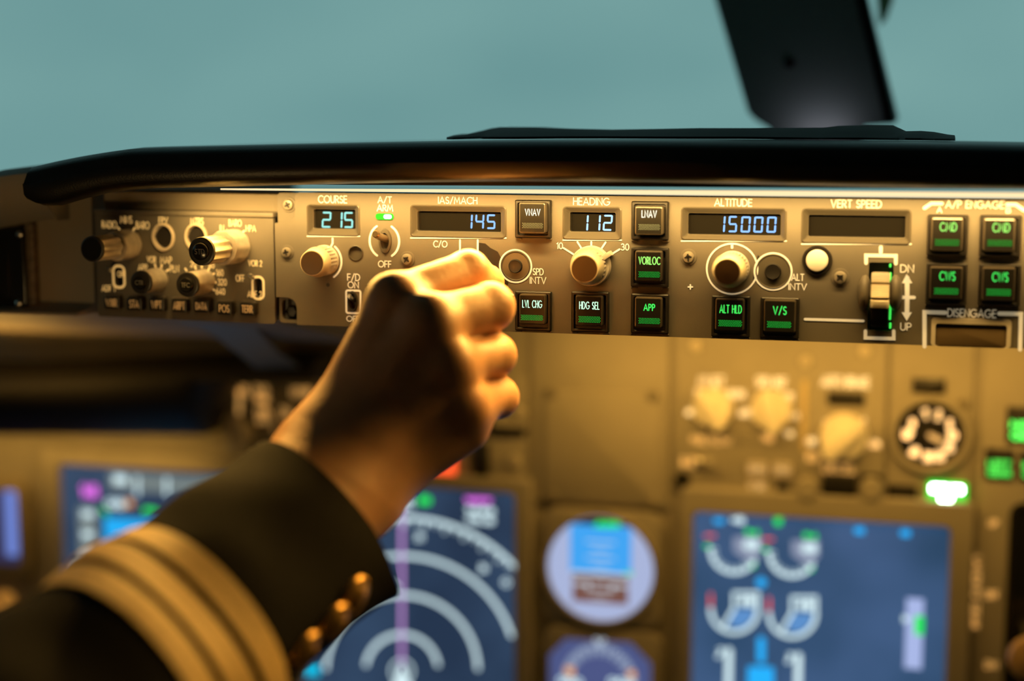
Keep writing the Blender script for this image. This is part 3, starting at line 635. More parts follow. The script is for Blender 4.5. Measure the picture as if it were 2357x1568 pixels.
for c_ in rings:
    x, y = F.p(*c_)
    rg = MB().lathe((x, y, 0), [(26 * px, 0), (26 * px, .0010), (24.5 * px, .0015), (21.5 * px, .0015), (20.5 * px, .0008), (20.5 * px, -.003)], 36)
    # open ring: strip the caps
    rg.f = [f_ for f_ in rg.f if len(f_) == 4]
    o = obj('round_button', rg, mat('tan_button_ring', (.5, .42, .3), .4, emit=(1, .58, .18), es=.10), ef)
    for vv in o.data.vertices: vv.co.y = y + (vv.co.y - y) * 1.12
    o2 = obj('button_cap', MB().lathe((x, y, 0), [(20 * px, -.004), (20 * px, -.0012), (18 * px, -.0006), (.00002, -.0008)], 30), 'black_satin', o)
def long_knob(bu, bv, rb, h1, r2, h2, facem, insert=None, word=None, flutes=8, mcol='knob_steel'):
    x, y = F.p(bu, bv); rb *= px; r2 *= px; n = 64
    def fl(r, z, d):
        return [(x + r * (1 - d * (.5 - .5 * math.cos(flutes * 2 * PI * i / n))) * math.cos(2 * PI * i / n), y + r * (1 - d * (.5 - .5 * math.cos(flutes * 2 * PI * i / n))) * math.sin(2 * PI * i / n), z) for i in range(n)]
    k = obj('long_knob' if h1 else 'rotary_knob', MB().loft([fl(rb, .0003, .02), fl(rb, (h1 or h2) * .9, .035), fl(rb * .95, (h1 or h2), .035)]), mcol, ef, 30)
    if h1:
        obj('knob_waist', MB().lathe((x, y, 0), [(r2 * .8, h1 - .0005), (r2 * .8, h1 + .0025)], 32), 'black_satin', k)
        obj('front_knob', MB().loft([fl(r2 * .96, h1 + .002, .10), fl(r2, h1 + .003, .14), fl(r2, h2 - .002, .14), fl(r2 * .97, h2 - .0005, .12), fl(r2 * .9, h2, .10)]), mcol, k, 30)
    rf = (r2 if h1 else rb) * .88
    rim = (r2 if h1 else rb) * 1.0
    obj('knob_rim', MB().lathe((x, y, 0), [(rim * .97, h2 - .0020), (rim, h2 - .0012), (rim * .97, h2 + .0001), (rim * .86, h2 + .0003), (rim * .86, h2)], 48), 'black_satin', k)
    obj('knob_face', MB().lathe((x, y, 0), [(rf, h2 - .0004), (rf * .98, h2 + .0002), (.00002, h2 + .0002)], 40), facem, k)
    if insert:
        obj('push_centre', MB().lathe((x, y, 0), [(rf * .70, h2), (rf * .68, h2 + .0016), (rf * .6, h2 + .0020), (.00002, h2 + .0020)], 36), 'black_gloss', k)
        s_ = rf * .44; obj('legend', text(MB(), word, (x - s_, x + s_, y - s_ * .5, y + s_ * .5), h2 + .00215, .0004), mat('dim_grey_legend', (.16, .16, .15), .5), k, 0)
long_knob(297, 562, 31, .016, 26, .040, 'black_gloss', flutes=8)
long_knob(541, 567, 35, .016, 28, .040, 'black_satin', True, 'STD', 10)
long_knob(364, 643, 24, 0, 0, .0195, 'black_satin', True, 'CTR', 8)
long_knob(471, 648, 25, 0, 0, .0205, 'black_satin', True, 'TFC', 8)
for c_, (du, dv) in zip(slots, ((-3, -11), (-5, -7))):
    x, y = F.p(*c_)
    tg = obj('toggle_switch', MB().prism(rrect(x - 8.5 * px, x + 8.5 * px, y - 19.5 * px, y + 19.5 * px, .0020), -.0035, -.0025), 'black', ef)
    tx, ty = F.p(c_[0] + du, c_[1] + dv, .008); obj('lever', MB().tube([(x, y, -.003), ((x + tx * 2) / 3, (y + ty * 2) / 3, .005), (tx, ty, .008), (tx, ty, .0092)], [.0012, .0013, .0015, .0010], 16), 'steel', tg)
for i, (w_, a, b2, c, d) in enumerate((('WXR', 868, 957, 955, 1020), ('STA', 1060, 1137, 965, 1030), ('WPT', 1240, 1325, 970, 1035), ('ARPT', 1420, 1515, 978, 1045), ('DATA', 1604, 1695, 985, 1045), ('POS', 1795, 1880, 1003, 1066), ('TERR', 1980, 2072, 1008, 1070))):
    uc = (a + b2) / 2 / 3.563; vc = 420 + (c + d) / 2 / 3.563
    ro = F.R(uc - 15, uc + 23, vc - 20, vc + 19); lo = rrect(*ro, .0014)
    bt = obj('push_button', MB().prism(lo, 0, .0016, .0006), 'panel', ef, 30, 'small dark push button marked ' + w_)
    rc = F.R(uc - 17, uc + 17, vc - 15, vc + 15, .006); obj('button_cap', MB().prism(rrect(*rc, .0010), .0012, .006, .0008), 'black_satin', bt)
    obj('legend', text(MB(), w_, F.R(a / 3.563, b2 / 3.563, 420 + c / 3.563, 420 + d / 3.563, .0063), .0063, .00042), mat('amber_button_legend', (.5, .35, .2), .5, emit=(1, .48, .12), es=.30), bt, 0)
# ================================================================== main instrument panel behind and below
TM = 0.0
F = Face(at_y(1178, 800, .38), (1, 0, 0), (0, math.sin(TM), math.cos(TM))); MI = F; px = F.s_(1178, 1100)
def unit(name, label, cat, box, plate_name='face_plate', z=.004, m='panel2', r=.003, z0=0.0):
    o = F.thing(name, label, cat); q = F.R(*box, z); obj(plate_name, MB().prism(rrect(*q, r), z0, z, .0012), m, o, 30); return o
bx = F.R(-520, 2900, 700, 2050); o = F.thing('dashboard', 'large grey brown main dashboard wall carrying all the blurred instruments', 'dashboard')
obj('backing_plate', MB().box(bx[0], bx[1], bx[2], bx[3] + .06, -.02, 0), 'panel2', o, 0)
def fscrew(u, v, par, r=15, z=.004, m='screwm'):
    x, y = F.p(u, v, z); r *= px
    return obj('screw', MB().lathe((x, y, z), [(r, 0), (r, r * .3), (r * .8, r * .55), (.00002, r * .6)], 20), m, par)
def word(mb, t, x0, x1, y0, y1, z=.0045, w=.0011): text(mb, t, F.R(x0, x1, y0, y1, z), z, w)
def words(par, lst, m, nm='lettering', z=.0045, w=.0011):
    for a in lst: obj(nm, text(MB(), a[0], F.R(*a[1:], z), z, w), m, par, 0)
def line(mb, pts, w, z): mb.stroke(F.P(pts, z), w * px, z)
def disc(par, name, u, v, r, z, m, h=.002): x, y = F.p(u, v, z + h); return obj(name, MB().lathe((x, y, z), [(r * px, 0), (r * px, h * .7), (r * px * .85, h), (.00002, h)], 32), m, par)
# blank cover plate in the centre
o = unit('cover_plate', 'plain blank cover plate with four corner screws in the middle of the main panel', 'plate', (1222, 1540, 720, 1166))
q = F.R(1252, 1522, 903, 1160, .006); obj('raised_plate', MB().prism(rrect(*q, .004), .003, .007, .002), 'panel2', o, 30)
for u, v in ((1270, 905), (1503, 912), (1270, 1142), (1498, 1160)): fscrew(u, v, o, 13, .0062)
# autobrake and engine select unit
o = unit('autobrake_panel', 'control unit with three pale knobs above the large blue engine display', 'control unit', (1552, 2040, 720, 1140))
for u, v in ((1602, 797), (1855, 832), (1991, 810)): fscrew(u, v, o, 13, .0042, 'knob_steel')
T2 = [('N1 SET', 1608, 1668, 866, 890), ('BOTH', 1676, 1714, 898, 918), ('2', 1600, 1608, 895, 912), ('AUTO', 1578, 1600, 942, 956), ('SPD REF', 1740, 1812, 868, 892), ('SET', 1808, 1826, 905, 925), ('AUTO', 1700, 1734, 942, 960), ('V1', 1820, 1838, 950, 966), ('VR', 1806, 1826, 992, 1006),
      ('AUTO BRAKE', 1890, 2002, 866, 892), ('OFF', 1856, 1880, 1008, 1026), ('1', 1896, 1900, 965, 980), ('2', 1984, 1992, 962, 978), ('3', 2002, 2026, 1014, 1030)]
words(o, T2, mat('backlit_pale_lettering', (.8, .72, .55), .5, emit=(1, .72, .34), es=.8))
T3 = [('FUEL FLOW', 1590, 1684, 1005, 1024), ('RATE', 1568, 1602, 1052, 1076), ('VREF', 1752, 1784, 1000, 1018), ('RTO', 1856, 1884, 1042, 1064), ('DECEL', 1894, 1970, 1068, 1090), ('MAX', 1996, 2028, 1016, 1032)]
words(o, T3, 'print_o', 'amber_lettering')
ln = MB(); line(ln, [(1852, 880), (1850, 1035)], 12, .0045); obj('divider_line', ln, mat('tan_divider_line', (.6, .48, .28), .5), o, 0)
def bar_knob(u, v, r, h, ang, par, name='rotary_knob'):
    x, y = F.p(u, v, h * .5); R_ = r * px
    k = obj(name, MB().lathe((x, y, .004), [(R_, 0), (R_, h * .3), (R_ * .9, h * .4), (R_ * .86, h * .55), (R_ * .5, h * .6), (.00002, h * .6)], 36), 'knob2', par)
    c, s_ = math.cos(ang), math.sin(ang); lp = [(-.30, -1.0), (.30, -1.0), (.28, .85), (0, 1.2), (-.28, .85)]
    obj('grip_bar', MB().prism([(x + (a * c - b_ * s_) * R_, y + (a * s_ + b_ * c) * R_) for a, b_ in lp], .004 + h * .5, .004 + h, .0015), 'knob2', k)
    return k
bar_knob(1640, 940, 44, .018, .5, o); bar_knob(1775, 945, 44, .018, .2, o); bar_knob(1942, 1008, 50, .022, -.75, o)
q = F.R(1905, 1990, 903, 934, .006); obj('warning_light', MB().prism(rrect(*q, .001), .004, .006, .0006), 'black_satin', o)
q = F.R(1892, 1972, 1096, 1140, .012); obj('warning_light', MB().prism(rrect(*q, .002), .004, .012, .001), 'black', o)
q = F.R(1786, 1816, 1114, 1142, .008); obj('blank_switch', MB().prism(rrect(*q, .001), .004, .008, .001), 'black', o)
x, y = F.p(1605, 1070, .012); k = obj('toggle_switch', MB().lathe((x, y, .004), [(.0035, 0), (.0035, .003), (.002, .004), (.00002, .004)], 24), 'steel', o)
tx, ty = F.p(1632, 1064, .016); obj('lever', MB().tube([(x, y, .006), (tx, ty, .015), (tx + .002, ty, .017)], [.0016, .0026, .002], 14), 'knob', k)
LB = [((1720, 1766, 1064, 1096), 'ENG'), ((1778, 1822, 1066, 1098), 'SYS'), ((1720, 1764, 1104, 1140), 'C/R')]
for bq, w_ in LB:
    q = F.R(*bq, .007); b_ = obj('push_button', MB().prism(rrect(*q, .0016), .004, .007, .001), 'panel2', o)
    obj('legend', text(MB(), w_, (q[0] + .0022, q[1] - .0022, q[2] + .003, q[3] - .003), .0072, .0009), mat('pale_button_legend', (.6, .5, .32), .5, emit=(1, .68, .3), es=.5), b_, 0)
    obj('outline', MB().stroke(rrect(q[0] + .0008, q[1] - .0008, q[2] + .0008, q[3] - .0008, .0012), .0006, .0072, True), 'print_o', b_, 0)
for u, v in ((1570, 1105), ): disc(o, 'socket', u, v, 17, .004, 'black', .004)
for u, v, m in ((1858, 1128, 'panel2'), (2005, 1128, 'panel2')): disc(o, 'rotary_knob', u, v, 24, .004, m, .01)
q = F.R(1978, 2030, 1092, 1116, .006); obj('slot_plate', MB().prism(rrect(*q, .001), .004, .006), 'black', o)
# flap gauge unit
o = unit('flap_panel', 'narrow panel with round dotted dial and bright green light', 'instrument panel', (2046, 2239, 720, 1192))
q = F.R(2100, 2176, 872, 906, .007); obj('warning_light', MB().prism(rrect(*q, .001), .004, .007, .001), 'black_satin', o)
x, y = F.p(2141, 1003, .008)
b_ = obj('dial_bezel', MB().lathe((x, y, .004), [(84 * px, 0), (84 * px, .004), (80 * px, .0055), (72 * px, .0055), (68 * px, .001)], 48), 'panel2', o)
b_2 = obj('dial_face', MB().lathe((x, y, .004), [(69 * px, 0), (69 * px, .0014), (.00002, .0015)], 48), 'black', b_)
cream = mat('cream_dial_numerals', (.85, .72, .5), .5, emit=(1, .62, .28), es=1.3)
for (u, v), t_ in zip(((2100, 975), (2090, 1000), (2128, 953), (2160, 956), (2186, 977), (2191, 1003), (2184, 1030), (2163, 1050), (2137, 1052), (2104, 1040)), ('0', 'UP', '1', '2', '5', '10', '15', '25', '30', '40')):
    w2 = 7 if len(t_) == 1 else 12; obj('numeral', text(MB(), t_, F.R(u - w2, u + w2, v - 12, v + 12, .0058), .0058, .0021), cream, b_, 0)
disc(b_, 'dial_hub', 2141, 1003, 22, .0055, 'black_satin', .004)
ln = MB(); line(ln, [(2141, 1003), (2166, 1016)], 12, .0098); obj('needle', ln, mat('tan_needle', (.6, .5, .35), .5, emit=(1, .6, .25), es=.35), b_, 0)
fscrew(2216, 930, o, 13, .0042)
q = F.R(2042, 2110, 1118, 1160, .007); obj('dark_light', MB().prism(rrect(*q, .001), .004, .007, .001), 'black_satin', o)
q = F.R(2134, 2226, 1112, 1158, .008); gl = obj('green_light', MB().prism(rrect(*q, .002), .004, .008, .001), mat('green_lit_lens', (.02, .2, .03), .3, emit=(.02, 1.0, .05), es=.9), o)
tt = MB(); word(tt, 'LE FLAPS', 2143, 2217, 1118, 1134, .0083, .0017); word(tt, 'EXT', 2163, 2194, 1139, 1154, .0083, .0017)
obj('legend', tt, emis('white_hot_green_legend', (.7, 1, .7), 22), gl, 0)
# landing gear unit
o = unit('gear_panel', 'panel at the right edge with green gear lights and dark lever slot', 'control panel', (2243, 2620, 720, 1900))
for bq, tx_, cc in (((2316, 2420, 938, 1022), 'NOSE GEAR', .9), ((2266, 2334, 1034, 1104), 'LEFT GEAR', .45), ((2346, 2430, 1040, 1108), 'RIGHT GEAR', .5)):
    q = F.R(*bq, .007); b_ = obj('gear_light', MB().prism(rrect(*q, .001), .004, .007, .001), 'black_satin', o); xm = bq[0]
    a, c = tx_.split(); tt = MB(); w2 = bq[1] - bq[0]; hh = bq[3] - bq[2]; y0 = bq[2] + hh * .38
    word(tt, a, bq[0] + w2 * .10, bq[1] - w2 * .1, y0, y0 + hh * .23, .0073, .0017); word(tt, c, bq[0] + w2 * .10, bq[1] - w2 * .1, y0 + hh * .29, y0 + hh * .52, .0073, .0017)
    obj('legend', tt, emis('green_gear_legend', (.12, 1, .1), 2.2 if cc > .6 else 1.1), b_, 0)
words(o, (('UP', 2276, 2298, 1196, 1214), ('OFF', 2264, 2298, 1360, 1380), ('DN', 2268, 2296, 1522, 1540)), 'print_o')
lt = MB()
q = F.R(2238, 2256, 1282, 1446, .0045); Ps, Lw = text_paths('LANDING GEAR')
for p in Ps: lt.stroke([(q[0] + .0005 + b_ * (q[1] - q[0] - .001), q[3] - a * (q[3] - q[2]) / Lw) for a, b_ in p], .0011, .0045)
obj('lettering', lt, 'print_o', o, 0)
q = F.R(2312, 2400, 1158, 1740, .006); obj('lever_slot', MB().ringband(rrect(*q, .010), rrect(q[0] + .004, q[1] - .004, q[2] + .004, q[3] - .004, .007), .002, .006), 'black', o)
obj('slot_well', MB().prism(rrect(q[0] + .003, q[1] - .003, q[2] + .003, q[3] - .003, .007), .001, .0045), 'black_gloss', o)
x, y = F.p(2372, 1500, .03); gk = obj('gear_lever', MB().tube([(x + .004, y - .02, .004), (x + .002, y - .004, .03), (x, y, .045)], [.006, .006, .007], 18), 'steel', o)
obj('wheel_knob', MB().lathe((x, y, .04), [(.006, 0), (.016, .003), (.018, .008), (.016, .013), (.006, .016), (.00002, .016)], 32), mat('clear_amber_knob', (.5, .32, .14), .25), gk)
# ------------------------------------------------------------------ displays
GB = {k: emis(n, c, s) for k, (n, c, s) in dict(white=('white_symbol_light', (.74, .95, 1.0), 1.0), mag=('magenta_symbol_light', (.9, .18, .95), 1.0), grn=('green_symbol_light', (.02, .8, .10), 1.1), blue=('azure_symbol_light', (.02, .42, .95), 1.1),
      cyan=('cyan_symbol_light', (0, .62, .95), 1.0), red=('red_symbol_light', (1, .12, .08), 1.0), amb=('amber_symbol_light', (1, .45, .12), .9), sky=('sky_field_light', (.02, .43, .95), 1.0), brown=('earth_field_light', (.27, .11, .075), 1.0), lgrey=('grey_sector_light', (.26, .30, .42), 1.0), mblue=('mid_blue_sector_light', (.11, .28, .60), 1.0), pale=('pale_bar_light', (.40, .48, .80), 1.0), lilac=('lilac_line_light', (.62, .32, .78), 1.0), grey=('grey_tape_light', (.27, .33, .33), .62)).items()}
def screenm(name, a, b_):
    m = bpy.data.materials.new(name); m.use_nodes = True; n = m.node_tree; b0 = n.nodes['Principled BSDF']; b0.inputs['Base Color'].default_value = (.01, .01, .015, 1); b0.inputs['Roughness'].default_value = .3
    t = n.nodes.new('ShaderNodeTexCoord'); z = n.nodes.new('ShaderNodeTexNoise'); z.inputs['Scale'].default_value = 9; r = n.nodes.new('ShaderNodeValToRGB')
    r.color_ramp.elements[0].color = (*a, 1); r.color_ramp.elements[1].color = (*b_, 1); r.color_ramp.elements[0].position = .35; r.color_ramp.elements[1].position = .65
    n.links.new(t.outputs['Object'], z.inputs['Vector']); n.links.new(z.outputs['Fac'], r.inputs['Fac']); n.links.new(r.outputs['Color'], b0.inputs['Emission Color']); b0.inputs['Emission Strength'].default_value = 1
    return m
SCR = screenm('blue_grey_screen', (.018, .036, .075), (.038, .075, .145)); SCR2 = screenm('brighter_blue_screen', (.022, .062, .13), (.050, .105, .225))
def display(name, label, bez, scr, sm, cat='display'):
    o = F.thing(name, label, cat); zb = .012; q = F.R(*bez, zb); s_ = F.R(*scr, zb - .004)
    ob = rrect(*q, .006); ib = rrect(s_[0] - .0015, s_[1] + .0015, s_[2] - .0015, s_[3] + .0015, .006); i2 = rrect(*s_, .005)
    obj('bezel', MB().loft([[(x, y, 0) for x, y in ob], [(x, y, zb - .002) for x, y in ob], [(x, y, zb) for x, y in inset(ob, .002)], [(x, y, zb) for x, y in ib], [(x, y, zb - .004) for x, y in i2], [(x, y, 0) for x, y in i2]], False, False), 'panel2', o, 30)
    sc_ = obj('screen', MB().box(s_[0], s_[1], s_[2], s_[3], .002, zb - .005), sm, o, 0); return o, sc_
GZ = .0078
class Gfx:
    def __init__(s, z=GZ): s.d = {}; s.z = z; s.k = 0; s.j = 0
    def m(s, c, nm):
        if 'ticks' not in nm: s.j += 1
        return s.d.setdefault((c, nm, s.k if 'ticks' in nm else s.j), MB())
    def L(s, c, nm, pts, w): s.m(c, nm).stroke(F.P(pts, s.z), w * px, s.z)
    def A(s, c, nm, u, v, r, a0, a1, w, n=40, ry=None): s.L(c, nm, [(u + r * math.cos(math.radians(a)), v - (ry or r) * math.sin(math.radians(a))) for a in [a0 + (a1 - a0) * i / n for i in range(n + 1)]], w)
    def T(s, c, nm, t, x0, x1, y0, y1, w=5): text(s.m(c, nm), t, F.R(x0, x1, y0, y1, s.z + .0002), s.z + .0002, w * px, .3)
    def B(s, c, nm, x0, x1, y0, y1, dz=0): q = F.R(x0, x1, y0, y1, s.z + dz); s.m(c, nm).poly([(q[0], q[2]), (q[1], q[2]), (q[1], q[3]), (q[0], q[3])], s.z + dz)
    def Pn(s, c, nm, pts, dz=0): s.m(c, nm).poly(F.P(pts, s.z + dz), s.z + dz)
    def done(s, par):
        for i, ((c, nm, _), mb) in enumerate(s.d.items()): obj(nm, mb, GB[c], par, 0)
# primary flight display (left, half hidden by the sleeve)
o, sc_ = display('flight_display', 'blue lit display left of the sleeve with magenta digits and sky blue field', (105, 655, 1046, 1710), (152, 622, 1084, 1690), SCR)
g = Gfx()
g.B('grey', 'speed_tape', 186, 228, 1168, 1560, -.0003); g.B('grey', 'mode_band', 250, 600, 1096, 1138, -.0003); g.B('grey', 'altitude_tape', 560, 610, 1168, 1560, -.0003)
g.T('mag', 'speed_readout', '145', 186, 226, 1116, 1146, 9); g.T('white', 'mode_text', 'HDG', 262, 292, 1094, 1114, 7)
g.L('white', 'mode_divider', [(316, 1100), (316, 1138)], 8); g.L('white', 'mode_divider', [(384, 1102), (384, 1138)], 8)
for i, t_ in enumerate(('200', '180', '160', '140', '120')): g.T('white', 'speed_numbers', t_, 188, 216, 1174 + i * 48, 1192 + i * 48, 5)
g.T('white', 'autopilot_text', 'CMD', 244, 288, 1150, 1170, 7); g.T('amb', 'warning_text', 'NO', 288, 306, 1150, 1168, 6); g.L('grn', 'speed_trend', [(234, 1172), (246, 1184)], 7); g.T('grn', 'flight_mode', 'FD', 330, 362, 1170, 1184, 9)
g.B('sky', 'sky_field', 242, 540, 1200, 1330, -.0002); g.B('brown', 'earth_field', 242, 540, 1330, 1450, -.0002)
g.L('white', 'speed_box', [(172, 1318), (172, 1306), (180, 1300), (228, 1300), (228, 1338), (172, 1338)], 5)
g.done(sc_)
# navigation display
o, sc_ = display('navigation_display', 'blue lit display with pale range arcs and magenta course line beside the sleeve', (662, 1222, 1090, 1710), (694, 1184, 1122, 1690), SCR)
g = Gfx(); cu, cv = 925, 1545
for r, a0, a1 in ((353, 42, 138), (265, 18, 162), (175, 2, 178), (84, 10, 170)): g.A('white', 'range_arc', cu, cv, r, a0, a1, 9.5)
for i in range(24):
    a = 45 + i * 4.0; l = 18 if i % 2 else 10; c, s_ = math.cos(math.radians(a)), math.sin(math.radians(a)); g.L('white', 'compass_ticks', [(cu + 352 * c, cv - 352 * s_), (cu + (352 - l) * c, cv - (352 - l) * s_)], 5)
for u, v, t_ in ((965, 1236, '21'), (1113, 1308, '24'), (1165, 1341, 'o'.upper())): g.T('white', 'compass_numbers', t_, u - 9, u + 9, v - 9, v + 9, 5)
g.L('lilac', 'course_line', [(cu, 1170), (cu, 1560)], 8.5)
g.T('white', 'track_text', 'TRK', 896, 952, 1146, 1170, 7); g.T('grn', 'track_mode', 'MAG', 962, 992, 1142, 1162, 9); g.T('mag', 'waypoint_text', 'WPT', 1070, 1132, 1146, 1160, 8)
g.T('white', 'distance_text', '1402', 1072, 1138, 1168, 1184, 7); g.T('white', 'distance_text', '12.5', 1072, 1138, 1190, 1206, 7); g.T('cyan', 'traffic_text', 'TFC', 700, 736, 1530, 1556, 10)
g.Pn('white', 'aircraft_symbol', [(cu, 1528), (cu - 26, 1590), (cu + 26, 1590)], .0001); g.A('white', 'aircraft_symbol', cu, 1545, 24, 0, 360, 5, 24); g.L('white', 'range_mark', [(906, 1342), (916, 1352)], 6)
g.done(sc_)
# engine display
o, sc_ = display('engine_display', 'large blue lit engine display with round dials at the lower right', (1560, 2236, 1140, 1720), (1594, 2178, 1196, 1700), SCR2)
g = Gfx()
g.T('blue', 'mode_text', 'TAT', 1642, 1668, 1184 + 10, 1206, 8); g.T('white', 'temperature_text', '+12', 1682, 1714, 1190, 1206, 7); g.T('grn', 'mode_readout', 'CRZ', 1782, 1800, 1192, 1210, 9)
for u, v in ((1978, 1222), (2084, 1228)): g.T('blue', 'fuel_text', 'CTR', u - 12, u + 12, v - 8, v + 8, 7)
for u, v in ((1690, 1264), (1824, 1272)):
    g.k += 1; g.A('white', 'dial_arc', u, v, 54, -30, -180, 8.5, 26)
    for i in range(8): a = math.radians(-180 + i * 20); g.L('white', 'dial_ticks', [(u + 54 * math.cos(a), v - 54 * math.sin(a)), (u + 42 * math.cos(a), v - 42 * math.sin(a))], 4)
    g.T('white', 'dial_readout', '85', u + 22, u + 58, v - 22, v + 2, 7); g.Pn('lgrey', 'dial_sector', [(u - 2, v - 28), (u + 62, v - 28), (u + 62, v + 8), (u + 40, v + 36), (u - 2, v + 4)], -.0003)
    g.T('grn', 'limit_readout', '94', u + 24, u + 58, v - 45, v - 31, 6); g.L('red', 'limit_mark', [(u - 66, v - 8 - 22), (u - 46, v - 8 - 22)], 6); g.L('grn', 'reference_bug', [(u - 66, v - 6), (u - 58, v - 6)], 7); g.L('grn', 'reference_bug', [(u + 40, v + 42), (u + 46, v + 36)], 7)
for u, v in ((1690, 1402), (1824, 1412)):
    g.A('white', 'dial_arc', u, v, 54, 0, -180, 8.5, 30); g.L('white', 'dial_outline', [(u + 54, v), (u + 54, v - 36), (u, v - 36), (u, v - 2), (u - 28, v + 46)], 7)
    g.T('white', 'dial_readout', '612', u + 12, u + 48, v - 28, v - 6, 7); g.Pn('mblue', 'dial_sector', [(u + 2, v), (u + 48, v), (u + 40, v + 26), (u + 18, v + 44), (u - 14, v + 40)], -.0003); g.L('red', 'limit_mark', [(u - 54, v - 6), (u - 54, v - 34)], 6)
g.A('blue', 'unit_mark', 1752, 1341, 6, 0, 360, 10, 12); g.L('blue', 'unit_mark', [(1752, 1474), (1752, 1520)], 16); g.T('blue', 'fuel_flow_text', 'EGT', 1722, 1780, 1536, 1556, 12)
g.Pn('blue', 'unit_box', [(1722, 1536), (1780, 1536), (1782, 1600), (1720, 1600)], -.0002)
for u, v in ((1672, 1498), (1832, 1510)): g.L('white', 'fuel_digits', [(u - 20, v + 14), (u - 14, v + 6)], 7); g.L('white', 'fuel_digits', [(u + 6, v), (u + 4, v + 90)], 14); g.T('white', 'fuel_digits', '7', u - 20, u - 6, v - 6, v + 16, 6)
g.B('pale', 'quantity_bar', 2084, 2124, 1378, 1540, -.0003); g.B('grn', 'quantity_band', 2106, 2126, 1418, 1462, .0001); g.Pn('white', 'quantity_pointer', [(2078, 1416), (2078, 1434), (2096, 1425)], .0001)
g.done(sc_)
# standby horizon, round
o = F.thing('standby_horizon', 'round standby horizon with blue sky and brown ground between the displays', 'instrument'); zb = .014
q = F.R(1248, 1520, 1178, 1446, zb); ob = rrect(*q, .012, 8)
obj('bezel', MB().prism(ob, 0, zb - .004, .002), 'panel2', o, 30)
x, y = F.p(1380, 1312, zb); R_ = 118 * px
rg = MB().lathe((x, y, zb - .004), [(R_ * 1.12, 0), (R_ * 1.10, .003), (R_ * 1.02, .003), (R_, .0005)], 48); rg.f = [f_ for f_ in rg.f if len(f_) == 4]; obj('bezel_ring', rg, 'panel2', o)
WL = emis('pale_lilac_dial_light', (.50, .58, .88), .80); zf = zb - .0038
fc = obj('dial_face', MB().lathe((x, y, zb - .0045), [(R_ * 1.005, 0), (R_ * 1.005, .0006), (.00002, .0006)], 48), WL, o)
def chord(y0, y1, xm): 
    P = []
    for i in range(41):
        a = 2 * PI * i / 40; P.append((min(max(R_ * .99 * math.cos(a), -xm), xm), min(max(R_ * .99 * math.sin(a), y0), y1)))
    return [(x + a, y + b_) for a, b_ in P]
s1 = 62 * px
obj('sky_field', MB().poly(chord(-12 * px, 98 * px, s1 * 1.1), zf + .0002), emis('standby_sky_light', (.06, .40, .95), .95), fc, 0)
obj('earth_field', MB().poly(chord(-78 * px, -14 * px, s1), zf + .0003), emis('standby_earth_light', (.20, .09, .07), .95), fc, 0)
obj('dark_gap', MB().poly(chord(98 * px, R_, R_), zf + .0003), 'black', fc, 0)
mb = MB(); z_ = zf + .0005
mb.stroke([(x - s1, y - 12 * px), (x + s1, y - 12 * px)], 7 * px, z_)
for k in range(-3, 5):
    if k: w2 = (18 if k % 2 else 32) * px; mb.stroke([(x - w2, y - 12 * px + k * 18 * px), (x + w2, y - 12 * px + k * 18 * px)], 3 * px, z_)
for s_ in (-1, 1): mb.stroke([(x + s_ * 58 * px, y - 36 * px), (x + s_ * 26 * px, y - 36 * px), (x + s_ * 26 * px, y - 44 * px)], 6 * px, z_)
obj('pitch_marks', mb, emis('white_pitch_marks', (.8, .9, 1), .75), fc, 0)
g = Gfx(zf + .0006); g.T('grn', 'mode_text', 'APP', 1368, 1428, 1200, 1216, 8); g.T('grn', 'pressure_text', 'STD', 1438, 1456, 1316, 1324, 2); g.done(fc)
# radio magnetic indicator, eight-sided
o = F.thing('bearing_indicator', 'eight sided bearing indicator with compass ring under the round horizon', 'instrument')
q = F.R(1248, 1520, 1452, 1740, zb); obj('bezel', MB().prism(rrect(*q, .012, 8), 0, zb - .004, .002), 'panel2', o, 30)
oc = F.P([(1300, 1474), (1450, 1484), (1496, 1532), (1496, 1650), (1450, 1700), (1300, 1700), (1262, 1650), (1262, 1512)], zb)
fc = obj('dial_face', MB().prism(oc[::-1], zb - .0045, zb - .0038), emis('violet_dial_light', (.075, .095, .24), 1.0), o, 0)
cx_, cy_ = F.p(1378, 1572, zb); mb = MB(); Rr = 84 * px
for i in range(48):
    a = 2 * PI * i / 48; l = 14 if i % 2 else 24; mb.stroke([(cx_ + Rr * math.cos(a), cy_ + Rr * math.sin(a)), (cx_ + (Rr - l * px) * math.cos(a), cy_ + (Rr - l * px) * math.sin(a))], 3.2 * px, zb - .0034)
mb.stroke([(cx_ - 9 * px, cy_ + Rr + 12 * px), (cx_, cy_ + Rr), (cx_ + 9 * px, cy_ + Rr + 12 * px)], 6 * px, zb - .0034)
obj('compass_ring', mb, emis('pale_compass_light', (.7, .85, 1), .85), fc, 0)
g = Gfx(zb - .0033); g.T('amb', 'flag_text', 'VOR', 1300, 1322, 1536, 1556, 5); g.T('amb', 'flag_text', 'VOR', 1444, 1462, 1544, 1562, 5); g.T('white', 'readout', '000', 1284, 1340, 1560, 1580, 6); g.T('white', 'readout', '000', 1400, 1460, 1562, 1582, 6); g.done(fc)
